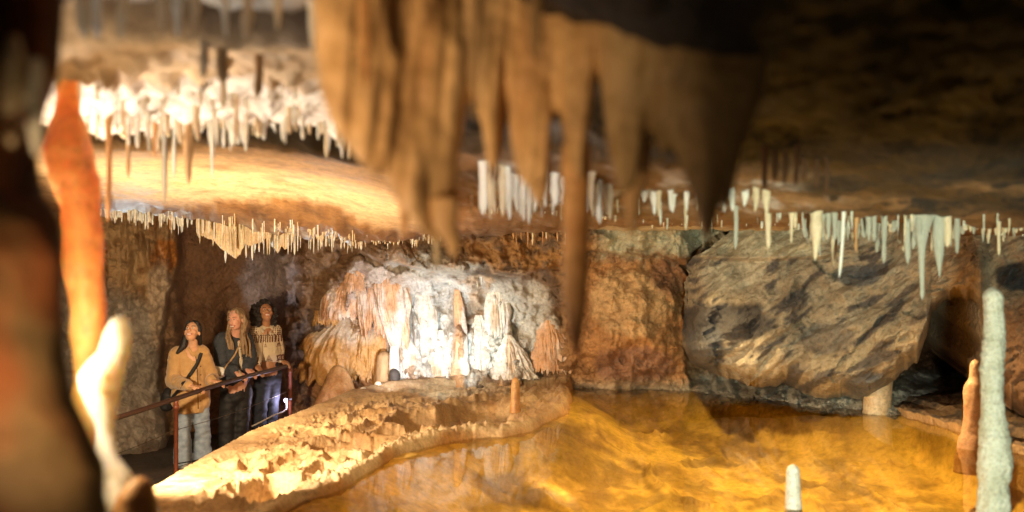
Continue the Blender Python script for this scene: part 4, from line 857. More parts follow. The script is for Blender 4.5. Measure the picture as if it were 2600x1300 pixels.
# right hand row over the pool
row(44,2040,2420,5.3,6.4,(590,660),(590,650),.012,.022,['straw','cone'],['grstal','cream','grstal'],'pale stalactite|the crowded row over the pool','pale green stalactites over the right side of the pool')
row(22,2400,2620,5.6,6.8,(575,625),(575,625),.010,.018,['straw','cone'],['grstal','cream'],'small pale stalactite|the sparse row above the tall stalagmite','small stalactites at the right end of the row')
for px,D,tip,r,k,m,l in [(2072,5.3,662,.036,'carrot','cream','wide tan stalactite at the left of the row over the pool'),(2340,5.4,762,.040,'root','grstal','longest pale green stalactite with a broad root and needle tip'),(2387,5.4,705,.034,'carrot','grstal','thick blunt pale green stalactite right of the longest one'),(2118,5.5,675,.020,'straw','cream','long tan straw just left of the white one'),(2143,5.2,708,.011,'straw','white','thin brilliant white straw leaning slightly in the right row'),
 (2245,5.5,670,.017,'straw','grstal','slender pale straw left of the longest green stalactite'),(2305,5.5,672,.016,'straw','grstal','slender pale straw touching the root of the longest green stalactite'),(2175,5.5,640,.016,'cone','rust','small brownish stalactite in the right row'),(2430,5.6,645,.018,'carrot','grstal','short swollen pale stalactite right of the thick blunt one'),(2536,5.6,650,.013,'straw','cream','thin cream straw above the tall stalagmite')]:
    o=hang(px,D,Ltip(px,D,tip),r,k,m,l)
    if px==2143: o.rotation_euler=(0,.06,0)

L0='x'
row(70,165,880,3.6,4.2,(300,350),(310,365),.003,.007,['straw'],['white','cream'],L0,None,stuff=True)
row(50,1180,1600,4.6,7.5,(500,560),(510,575),.004,.010,['straw','cone'],['white','cream'],L0,None,stuff=True)
row(50,1600,2050,5.0,8.0,(540,590),(560,600),.004,.010,['straw','cone'],['cream','grstal'],L0,None,stuff=True)
row(90,2020,2600,5.2,7.6,(575,625),(570,610),.004,.009,['straw','cone'],['grstal','cream'],L0,None,stuff=True)
row(90,560,900,9.2,10.3,(560,610),(595,640),.004,.008,['straw'],['cream','white'],L0,None,stuff=True)
row(50,890,1120,9.8,10.6,(600,632),(600,630),.004,.010,['straw','cone'],['cream','white'],L0,None,stuff=True)
merge_stuff()

# ================================================================ PEOPLE, RAILING
from mathutils.bvhtree import BVHTree
def V(*a): return Vector(a)
def prim_mesh(prims):
    bm=bmesh.new()
    for p in prims:
        if p[0]=='cap':
            _,a,b,ra,rb=p; d=(b-a); L=d.length; q=d.to_track_quat('Z','Y') if L>1e-6 else None
            seg=20; rings=[]
            prof=[]
            for i in range(7): t=-math.pi/2+math.pi/2*i/6; prof.append((math.cos(t)*ra, math.sin(t)*ra))
            for i in range(7): t=math.pi/2*i/6; prof.append((math.cos(t)*rb, L+math.sin(t)*rb))
            prof=[(max(r,1e-4),z) for r,z in prof]
            for r,z in prof:
                rings.append([bm.verts.new(a+q@V(math.cos(2*math.pi*k/seg)*r,math.sin(2*math.pi*k/seg)*r,z)) for k in range(seg)])
            for u,v in zip(rings[:-1],rings[1:]):
                for k in range(seg): bm.faces.new((u[k],u[(k+1)%seg],v[(k+1)%seg],v[k]))
            bm.faces.new(rings[0][::-1]); bm.faces.new(rings[-1])
        else:
            _,c,r,fr=p   # fr: 3x3 matrix columns
            Mx=Matrix.Translation(c)@fr.to_4x4()@Matrix.Diagonal((r[0],r[1],r[2],1))
            bmesh.ops.create_uvsphere(bm,u_segments=20,v_segments=14,radius=1,matrix=Mx)
    me=bpy.data.meshes.new('tmp'); bm.to_mesh(me); bm.free(); return me
def skin(name,prims,voxel,mat,parent=None,sm=4,origin=None,disp=None,smf=.5):
    me=prim_mesh(prims); o=bpy.data.objects.new('tmp',me); col.objects.link(o)
    m=o.modifiers.new('r','REMESH'); m.mode='VOXEL'; m.voxel_size=voxel
    s=o.modifiers.new('s','SMOOTH'); s.iterations=sm; s.factor=smf
    dg=bpy.context.evaluated_depsgraph_get(); dg.update(); nm=bpy.data.meshes.new_from_object(o.evaluated_get(dg)); bpy.data.objects.remove(o)
    n=len(nm.vertices); co=np.empty(n*3,np.float32); nm.vertices.foreach_get('co',co); co=co.reshape(-1,3).astype(float)
    if disp is not None:
        no=np.empty(n*3,np.float32); nm.vertices.foreach_get('normal',no); no=no.reshape(-1,3); co=co+no*disp(co)[:,None]
    origin=origin or Vector((0,0,0)); co-=np.array(origin)
    nm.vertices.foreach_set('co',co.astype(np.float32).ravel()); nm.name=name; nm.materials.clear(); nm.update(); smooth(nm)
    ob=bpy.data.objects.new(name,nm); col.objects.link(ob); nm.materials.append(mat); ob.location=origin
    if parent is not None:
        ob.parent=parent; ob.matrix_parent_inverse=Matrix.Identity(4); ob.location=origin-parent.location
    return ob
def bvh_of(obs):
    vs=[];fs=[];k=0
    for o in obs:
        loc=o.location+(o.parent.location if o.parent else Vector())
        vs+= [v.co+loc for v in o.data.vertices]; fs+=[[k+i for i in p.vertices] for p in o.data.polygons]; k=len(vs)
    return BVHTree.FromPolygons(vs,fs)
def snap(b,px,py,off=.006):
    d=P(px,py,1).normalized(); h=b.ray_cast(Vector(),d)
    if h[0] is None: return None
    n=h[1]; n=n if n.dot(d)<0 else -n
    return h[0]+n*off, n
def ribbon(name,b,pts,wd,th,mat,parent,n=40,round_=False):
    px=np.interp(np.linspace(0,1,n),np.linspace(0,1,len(pts)),[p[0] for p in pts]); py=np.interp(np.linspace(0,1,n),np.linspace(0,1,len(pts)),[p[1] for p in pts])
    Q=[snap(b,x,y,th) for x,y in zip(px,py)]; Q=[q for q in Q if q]
    if len(Q)<3: print('ribbon miss',name); return None
    pos=np.array([q[0] for q in Q]); 
    for _ in range(4): pos[1:-1]=(pos[:-2]+2*pos[1:-1]+pos[2:])/4
    rows=[]
    for i,q in enumerate(Q):
        t=Vector(pos[min(i+1,len(Q)-1)]-pos[max(i-1,0)]).normalized(); s=t.cross(q[1]).normalized(); p=Vector(pos[i])
        rows.append([p+s*wd, p+s*wd*.9+q[1]*th, p-s*wd*.9+q[1]*th, p-s*wd, p-q[1]*th*1.5])
    base=parent.location if parent else Vector()
    R=np.array([[list(v-base) for v in r] for r in rows]); me=grid_mesh(name,R,wrap=True)
    o=link(name,me,mat,parent); return o
def tube(name,pts,r,mat,parent=None,seg=10,sub=1):
    base=parent.location if parent else Vector(); rows=[]
    pts=[Vector(p) for p in pts]
    for i,p in enumerate(pts):
        t=(pts[min(i+1,len(pts)-1)]-pts[max(i-1,0)]).normalized(); s=t.cross(V(.13,.2,.97)).normalized()
        if s.length<.1: s=V(1,0,0)
        u=t.cross(s); rows.append([list(p-base+(s*math.cos(a)+u*math.sin(a))*(r if not hasattr(r,'__len__') else r[i])) for a in [2*math.pi*k/seg for k in range(seg)]])
    me=grid_mesh(name,np.array(rows),wrap=True); return link(name,me,mat,parent)
def frame(f,up=V(0,0,1)):
    f=f.normalized(); s=f.cross(up).normalized(); u=s.cross(f); return Matrix((s,f,u)).transposed()  # columns side, forward, up
def head(c,f,up,s=1.0):
    F=frame(f,up); L=lambda x,y,z: c+F@(V(-x,y,z)*s)
    pr=[('ell',L(0,-.012,.028),(.074*s,.092*s,.088*s),F),('ell',L(0,.020,-.030),(.058*s,.068*s,.080*s),F),('ell',L(0,.048,-.082),(.026*s,.024*s,.020*s),F),
        ('cap',L(0,.080,.008),L(0,.100,-.024),.0085*s,.014*s),('ell',L(0,.088,-.028),(.019*s,.014*s,.010*s),F),
        ('cap',L(-.034,.060,.032),L(.034,.060,.032),.016*s,.016*s),('ell',L(.040,.052,-.018),(.022*s,.022*s,.020*s),F),('ell',L(-.040,.052,-.018),(.022*s,.022*s,.020*s),F),
        ('ell',L(0,.080,-.048),(.024*s,.010*s,.007*s),F),('ell',L(0,.076,-.066),(.022*s,.011*s,.008*s),F),
        ('ell',L(.076,-.012,-.008),(.009*s,.018*s,.030*s),F),('ell',L(-.076,-.012,-.008),(.009*s,.018*s,.030*s),F)]
    return pr,F,L
def face_parts(c,f,up,parent,s,brow,lipm,smile=1.0):
    pr,F,L=head(c,f,up,s)
    for sx in (-1,1):
        e=skin('eye',[('ell',L(sx*.030,.0735,.012),(.0125*s,.008*s,.0065*s),F)],.0025,MP['eyewhite'],parent,sm=0)
        skin('iris',[('ell',L(sx*.030,.0800,.013),(.0052*s,.0035*s,.0055*s),F)],.0018,MP['iris'],e,sm=0) if 0 else None
        me=prim_mesh([('ell',L(sx*.030,.0795,.013)-parent.location,(.0060*s,.0035*s,.0060*s),F)]); smooth(me); link('iris',me,MP['iris'],parent)
        me=prim_mesh([('cap',L(sx*.014,.083,.033)-parent.location,L(sx*.032,.080,.038)-parent.location,.0035*s,.0035*s),('cap',L(sx*.032,.080,.038)-parent.location,L(sx*.048,.068,.031)-parent.location,.0035*s,.002*s)]); smooth(me); link('eyebrow',me,brow,parent)
    me=prim_mesh([('ell',L(0,.0835,-.0575)-parent.location,(.0255*s*smile,.0075*s,.0068*s),F),]); smooth(me); link('teeth',me,MP['teeth'],parent)
    pts=[(-.031,.072,-.050),(-.018,.083,-.0495),(0,.0885,-.0500),(.018,.083,-.0495),(.031,.072,-.050)]; low=[(-.031,.072,-.051),(-.018,.080,-.0655),(0,.085,-.070),(.018,.080,-.0655),(.031,.072,-.051)]
    for q in (pts,low):
        me=prim_mesh([('cap',L(*a)-parent.location,L(*b)-parent.location,.0042*s,.0042*s) for a,b in zip(q[:-1],q[1:])]); smooth(me); link('lip',me,lipm,parent)
def hand(wr,kn,side,curl,thumb=1,s=1.0):
    """palm from wrist to knuckles, four fingers of unequal length bending towards curl, thumb off the side"""
    d=(kn-wr).normalized(); side=(side-d*side.dot(d)).normalized(); pr=[]
    for i,o in enumerate((-1.5,-.5,.5,1.5)): pr.append(('cap',wr+side*o*.011*s,kn+side*o*.019*s,.014*s,.0115*s))
    for i,(o,l) in enumerate(zip((-1.5,-.5,.5,1.5),(.78,1.0,1.06,.92))):
        a=kn+side*o*.020*s; d1=(d*.75+curl*.55).normalized(); b=a+d1*.034*l*s; d2=(d*.15+curl).normalized(); c=b+d2*.026*l*s; e=c+(curl-d*.45).normalized()*.020*l*s
        pr+=[('cap',a,b,.0100*s,.0090*s),('cap',b,c,.0090*s,.0082*s),('cap',c,e,.0082*s,.0070*s)]
    t0=wr+(kn-wr)*.35+side*thumb*.026*s; t1=t0+(side*thumb*.6+d*.6+curl*.3).normalized()*.034*s; t2=t1+(d*.8+curl*.6).normalized()*.028*s
    pr+=[('cap',t0,t1,.013*s,.0105*s),('cap',t1,t2,.0105*s,.0085*s)]
    return pr
MP={}
MP['skin1']=plain('skin_light',(.62,.36,.22),.5,c2=(.56,.31,.19),scale=30,sss=.15)
MP['skin2']=plain('skin_fair',(.66,.36,.26),.5,c2=(.58,.30,.21),scale=30,sss=.15)
MP['skin3']=plain('skin_tan',(.44,.22,.11),.5,c2=(.38,.18,.09),scale=30,sss=.15)
MP['eyewhite']=plain('eye_white',(.75,.72,.68),.3); MP['iris']=plain('iris_dark',(.03,.015,.01),.2); MP['teeth']=plain('teeth',(.85,.82,.76),.3)
MP['lip']=plain('lips',(.50,.14,.10),.4); MP['black']=plain('black_fabric',(.012,.011,.012),.7); MP['browd']=plain('dark_brows',(.02,.012,.008),.8); MP['browb']=plain('blond_brows',(.25,.15,.08),.8)
MP['hairblack']=plain('black_hair',(.012,.010,.010),.6,bump=.6,scale=60,streak=(1,1,.08)); MP['hairblond']=plain('blond_hair',(.36,.25,.14),.55,c2=(.14,.08,.04),bump=1.0,scale=60,streak=(1,1,.12))
MP['curly']=plain('curly_black_hair',(.018,.012,.010),.6,bump=1,scale=90)
MP['jacket']=plain('tan_corduroy',(.50,.31,.13),.85,c2=(.42,.25,.10),scale=22,bump=.4,sheen=.3); MP['denim']=plain('dark_denim',(.045,.052,.065),.85,c2=(.028,.034,.044),scale=50,bump=.4)
MP['jeans']=plain('light_jeans',(.32,.40,.50),.85,c2=(.22,.28,.37),scale=14,bump=.3); MP['navy']=plain('navy_trousers',(.018,.022,.038),.85,bump=.3); MP['sherpa']=plain('sherpa_collar',(.62,.50,.34),.95,bump=1,scale=120)
MP['bag']=plain('white_leather',(.72,.72,.68),.4,c2=(.66,.66,.62)); MP['tanleather']=plain('tan_leather',(.48,.30,.14),.5); MP['tee']=plain('cream_shirt',(.66,.56,.40),.9); MP['shoe']=plain('white_shoe',(.6,.58,.55),.6)
MP['gold']=plain('gold',(.8,.55,.2),.25,metal=1); MP['button']=plain('dark_button',(.08,.03,.02),.4)
m,t,b=nt('knit_sweater'); a=N(t,'ShaderNodeAttribute',attribute_name='mineral'); t.links.new(a.outputs[0],b.inputs['Base Color']); b.inputs['Roughness'].default_value=.95
n_=N(t,'ShaderNodeTexNoise',Scale=140.0); bp=N(t,'ShaderNodeBump',Strength=.5,Distance=.004); t.links.new(n_.outputs[0],bp.inputs['Height']); t.links.new(bp.outputs[0],b.inputs['Normal']); MP['sweater']=m
def folds(sd,a=.012,f=9,vs=.5):
    return lambda co: a*ridged(co[:,0]*f,co[:,1]*f,co[:,2]*f*vs,2,sd)+a*.6*noise3(co[:,0]*f*2,co[:,1]*f*2,co[:,2]*f,sd+3)
def fol2(sd,a=.012,f=12):
    return lambda co: a*noise3(co[:,0]*f*.5,co[:,1]*f*.5,co[:,2]*f*1.4,sd)+a*.6*noise3(co[:,0]*f,co[:,1]*f,co[:,2]*f*2,sd+3)
RAILA=P(447,1012,9.5); RAILB=P(737,925,11.6)
def rail_at(px):
    k=(px-HX)/FP; d=RAILB-RAILA; s=(k*RAILA.y-RAILA.x)/(d.x-k*d.y); return RAILA+d*s
RD=(RAILB-RAILA).normalized()
FZ=-2.02
def legs(hl,hr,kl,kr,al,ar,r=(.085,.062,.04)):
    return [('cap',hl,kl,r[0],r[1]),('cap',kl,al,r[1],r[2]),('cap',hr,kr,r[0],r[1]),('cap',kr,ar,r[1],r[2])]
I3=Matrix.Identity(3)

# --- visitor in the tan jacket
def person_one():
    root=Vector((P(487,1000,10.35).x,10.35,FZ)); T=P(482,900,10.35)
    hc=P(488,843,10.30); f=V(-.02,-.90,.43); up=V(.03,.35,.94)
    hp,F,L=head(hc,f,up,.98)
    sr,sl=P(450,902,10.36),P(512,897,10.40); er,el=P(440,968,10.26),P(540,962,10.50)
    r1=rail_at(512)+V(-.02,0,.035); r2=rail_at(566)+V(-.03,0,.03); wr=P(492,992,9.93); wr=V(r1.x-.10,r1.y+.02,r1.z+.012); wl_=V(r2.x-.10,r2.y,r2.z+.012)
    hl,hr_=P(470,1005,10.38),P(506,1005,10.42); kl,kr=P(464,1098,10.36),P(514,1092,10.45); al,ar=P(464,1172,10.38),P(514,1160,10.50)
    al.z=ar.z=FZ+.08
    body=hp+[('cap',hc-V(0,-.03,.05),P(488,896,10.40),.046,.055),('cap',P(488,896,10.40),P(486,1000,10.40),.11,.12),('cap',sr,sl,.06,.06),
      ('cap',sr,er,.048,.038),('cap',er,wr,.037,.024),('cap',sl,el,.048,.038),('cap',el,wl_,.037,.024)]+legs(hl,hr_,kl,kr,al,ar)
    body+=hand(wr,r1,RD,V(.35,0,-1).normalized(),thumb=-1)+hand(wl_,r2,RD,V(.35,0,-1).normalized(),thumb=-1)
    for a in (al,ar): body.append(('cap',a+V(0,0,-.045),a+V(.10,-.10,-.055),.035,.028))
    o=skin('person',body,.006,MP['skin1'],sm=3,origin=root)
    props(o,'woman with long black hair in tan shirt jacket and light jeans looking up','person')
    j=[('cap',sr,sl,.080,.075),('cap',P(482,920,10.40),P(484,1030,10.40),.125,.155),('cap',P(466,925,10.38),P(463,1018,10.38),.09,.105),('cap',P(498,925,10.42),P(506,1018,10.42),.085,.105),
       ('cap',sr,er,.074,.068),('cap',er,wr+(er-wr)*.10,.066,.046),('cap',sl,el,.066,.060),('cap',el,wl_+(el-wl_)*.12,.060,.046),('ell',P(488,890,10.40),(.08,.07,.03),I3)]
    jk=skin('jacket',j,.009,MP['jacket'],o,sm=5,origin=root.copy(),disp=folds(601,.012,8,.7))
    # trim the hem flat
    bm=bmesh.new(); bm.from_mesh(jk.data); zc=(P(480,1046,10.4)-root).z
    for v in bm.verts:
        if v.co.z<zc: v.co.z=zc+.012*math.sin(v.co.x*30)*.5+(v.co.z-zc)*.05
    bm.to_mesh(jk.data); bm.free(); smooth(jk.data)
    jl=[('cap',hl,kl,.095,.082),('cap',kl,al+V(0,0,.02),.082,.098),('cap',hr_,kr,.095,.080),('cap',kr,ar+V(0,0,.02),.080,.098)]
    skin('jeans',jl,.010,MP['jeans'],o,sm=4,origin=root.copy(),disp=fol2(603,.010,14))
    for a in (al,ar): skin('shoe',[('cap',a+V(0,0,-.035),a+V(.12,-.12,-.045),.048,.040)],.01,MP['shoe'],o,sm=3,origin=root.copy())
    back=-f
    hair=[('ell',L(0,-.030,.040),(.086,.092,.090),F),('cap',L(0,-.06,0),P(478,890,10.48),.075,.06),('cap',L(-.068,-.03,.0),P(466,878,10.32),.030,.040),('cap',P(466,878,10.32),P(450,896,10.26),.036,.016),('cap',L(.070,-.03,.0),P(507,880,10.42),.024,.026),('cap',P(507,880,10.42),P(513,905,10.44),.026,.012),
          ('cap',L(-.045,.035,.098),L(-.078,.005,.02),.020,.018),('cap',L(.045,.035,.098),L(.078,.005,.02),.020,.016),('cap',L(0,.03,.108),L(0,-.05,.10),.016,.05)]
    skin('hair',hair,.006,MP['hairblack'],o,sm=4,origin=root.copy(),disp=lambda co:.004*noise3(co[:,0]*60,co[:,1]*60,co[:,2]*6,605))
    face_parts(hc,f,up,o,.98,MP['browd'],MP['lip'])
    b=bvh_of([jk,o])
    ribbon('strap',b,[(511,896),(500,925),(484,950),(468,970),(447,1000),(437,1012)],.020,.006,MP['black'],o)
    ribbon('placket',b,[(497,905),(500,940),(502,980),(502,1010),(503,1038)],.004,.003,MP['button'],o)
    ribbon('collar',b,[(478,884),(484,893),(492,905)],.016,.008,MP['jacket'],o,n=14); ribbon('collar',b,[(507,884),(505,893),(499,903)],.014,.008,MP['jacket'],o,n=14)
    for py in (930,952,976,998,1018):
        q=snap(b,509,py,.004)
        if q:
            me=prim_mesh([('ell',q[0]-root,(.008,.004,.008),frame(q[1]))]); smooth(me); link('button',me,MP['button'],o)
    for px,py in ((492,925),(470,930)): pass
    # black bag at her back
    bg=[('ell',P(428,1012,10.45),(.075,.10,.12),I3),('ell',P(424,1028,10.45),(.07,.08,.07),I3)]
    bo=skin('shoulder_bag',bg,.012,MP['black'],sm=3,origin=P(428,1030,10.45),disp=fol2(611,.012,18)); props(bo,'slouchy black shoulder bag hanging behind the woman in the tan jacket','bag')
person_one()

# --- visitor in the denim jacket
def person_two():
    root=Vector((P(592,1000,10.98).x,10.98,FZ)); hc=P(599,812,10.82); f=V(-.30,-.93,-.10); up=V(-.06,.0,1)
    hp,F,L=head(hc,f,up,1.02)
    sr,sl=P(566,866,10.88),P(622,866,11.02); er,el=P(566,934,10.86),P(636,915,10.98)
    r1=rail_at(620)+V(-.02,0,.035); r2=rail_at(645)+V(-.02,0,.035); wr=V(r1.x-.085,r1.y+.03,r1.z+.035); wl_=V(r2.x-.085,r2.y+.03,r2.z+.05)
    hl,hr_=P(582,992,11.0),P(616,990,11.06); kl,kr=P(576,1075,11.0),P(612,1072,11.06); al,ar=P(574,1150,11.02),P(608,1150,11.1); al.z=ar.z=FZ+.08
    body=hp+[('cap',hc-V(0,-.03,.05),P(597,862,10.94),.048,.06),('cap',P(596,880,10.95),P(598,990,11.02),.12,.13),('cap',sr,sl,.06,.06),
      ('cap',sr,er,.05,.04),('cap',er,wr,.039,.026),('cap',sl,el,.05,.04),('cap',el,wl_,.039,.026)]+legs(hl,hr_,kl,kr,al,ar)
    body+=hand(wr,r1,RD,V(.35,0,-1).normalized(),thumb=-1,s=1.05)+hand(wl_,r2,RD,V(.35,0,-1).normalized(),thumb=-1,s=1.05)
    o=skin('person',body,.006,MP['skin2'],sm=3,origin=root)
    props(o,'smiling woman with long wavy blond hair in dark denim jacket leaning on the rail','person')
    j=[('cap',sr,sl,.092,.085),('cap',P(590,890,10.96),P(592,950,11.0),.150,.155),('cap',P(574,895,10.92),P(578,950,10.98),.10,.105),('cap',P(612,895,11.02),P(612,950,11.04),.10,.10),
       ('cap',sr,er,.088,.078),('cap',er,wr+(er-wr)*.12,.076,.056),('cap',sl,el,.080,.070),('cap',el,wl_+(el-wl_)*.14,.070,.056)]
    jk=skin('jacket',j,.009,MP['denim'],o,sm=5,origin=root.copy(),disp=folds(621,.012,9,.9))
    sk=skin('trousers',[('cap',hl,kl,.105,.092),('cap',kl,al,.092,.10),('cap',hr_,kr,.105,.090),('cap',kr,ar,.09,.10),('cap',P(598,975,11.02),P(598,1000,11.02),.12,.13)],.011,MP['black'],o,sm=4,origin=root.copy(),disp=fol2(623,.010,12))
    co_=[('cap',P(574,852,10.86),P(586,868,10.80),.030,.024),('cap',P(574,852,10.90),P(600,846,11.02),.032,.03),('cap',P(600,846,11.02),P(620,854,10.98),.03,.026),('cap',P(618,856,10.94),P(613,880,10.84),.026,.020)]
    skin('collar',co_,.007,MP['sherpa'],o,sm=3,origin=root.copy(),disp=lambda co:.005*noise3(co[:,0]*70,co[:,1]*70,co[:,2]*70,625))
    hair=[('ell',L(0,-.032,.036),(.086,.094,.088),F),('cap',L(-.05,.03,.09),L(-.082,0,.01),.016,.02),('cap',L(.05,.03,.09),L(.080,-.03,.01),.018,.02),('cap',L(0,-.07,0),P(606,866,10.98),.07,.07)]
    rr=random.Random(9)
    def lock(pts,r0,r1,n,sp):
        for k in range(n):
            o1=V(rr.uniform(-sp,sp),rr.uniform(-sp*.5,sp*.5),0); Q=[p+o1*(.35+.65*i/(len(pts)-1))+V(.006*math.sin(i*2+k*2.1),0,0) for i,p in enumerate(pts)]
            for i in range(len(Q)-1):
                ra=r0+(r1-r0)*i/(len(Q)-1); rb=r0+(r1-r0)*(i+1)/(len(Q)-1); hair.append(('cap',Q[i],Q[i+1],ra,rb))
    lock([L(-.075,-.02,.03),L(-.088,-.03,-.03),P(580,846,10.84),P(581,858,10.79),P(585,872,10.77),P(588,886,10.77)],.015,.006,7,.030)
    lock([L(.075,-.03,.03),L(.088,-.03,-.03),P(617,848,10.86),P(620,864,10.84),P(621,880,10.83),P(624,898,10.84)],.015,.006,9,.040)
    lock([L(.06,-.06,.0),P(622,848,10.95),P(628,868,10.93),P(631,890,10.92),P(633,908,10.92)],.015,.006,6,.030)
    skin('hair',hair,.005,MP['hairblond'],o,sm=9,origin=root.copy(),disp=lambda co:.006*ridged(co[:,0]*70,co[:,1]*70,co[:,2]*10,2,627))
    face_parts(hc,f,up,o,1.02,MP['browb'],MP['lip'])
    me=prim_mesh([('ell',L(.080,.0,-.045)-root,(.006,.006,.006),I3)]); link('earring',me,MP['gold'],o)
    b=bvh_of([jk,o,sk])
    ribbon('shirt',b,[(607,868),(609,890),(612,915),(613,938)],.020,.004,MP['tee'],o,n=20)
    ribbon('cuff',b,[(606,940),(610,948),(612,956)],.012,.006,MP['sherpa'],o,n=10)
    # bag
    c=P(553,944,10.72); F2=frame(V(-.25,-.95,.1),V(.18,0,1)); root2=c
    bm=bmesh.new()
    bmesh.ops.create_cube(bm,size=1,matrix=Matrix.Diagonal((.155,.07,.11,1))); bmesh.ops.bevel(bm,geom=list(bm.edges),offset=.014,segments=3,affect='EDGES')
    me=bpy.data.meshes.new('bag_body'); bm.to_mesh(me); bm.free(); smooth(me)
    e=empty('shoulder_bag',c); e.rotation_euler=F2.to_euler(); props(e,'small white flap bag with a tan side on the hip of the woman in denim','bag')
    link('bag_body',me,MP['tanleather'],e)
    bm=bmesh.new(); bmesh.ops.create_cube(bm,size=1,matrix=Matrix.Translation((-.006,.024,.012))@Matrix.Diagonal((.165,.034,.095,1))); bmesh.ops.bevel(bm,geom=list(bm.edges),offset=.014,segments=3,affect='EDGES')
    me=bpy.data.meshes.new('flap'); bm.to_mesh(me); bm.free(); smooth(me); link('flap',me,MP['bag'],e)
    bm=bmesh.new(); bmesh.ops.create_cube(bm,size=1,matrix=Matrix.Translation((0,.028,-.045))@Matrix.Diagonal((.150,.030,.030,1))); bmesh.ops.bevel(bm,geom=list(bm.edges),offset=.008,segments=2,affect='EDGES')
    me=bpy.data.meshes.new('front_pocket'); bm.to_mesh(me); bm.free(); smooth(me); link('front_pocket',me,MP['bag'],e)
    bm=bmesh.new(); bmesh.ops.create_cube(bm,size=1,matrix=Matrix.Translation((.0,.044,-.030))@Matrix.Diagonal((.03,.006,.014,1)))
    me=bpy.data.meshes.new('buckle'); bm.to_mesh(me); bm.free(); link('buckle',me,MP['gold'],e)
    st=ribbon('strap',b,[(611,868),(604,884),(596,900),(586,915),(577,928),(570,938)],.009,.006,MP['tanleather'],None)
    if st: 
        st.parent=e; st.matrix_parent_inverse=(Matrix.Translation(c)@F2.to_4x4()).inverted()
person_two()

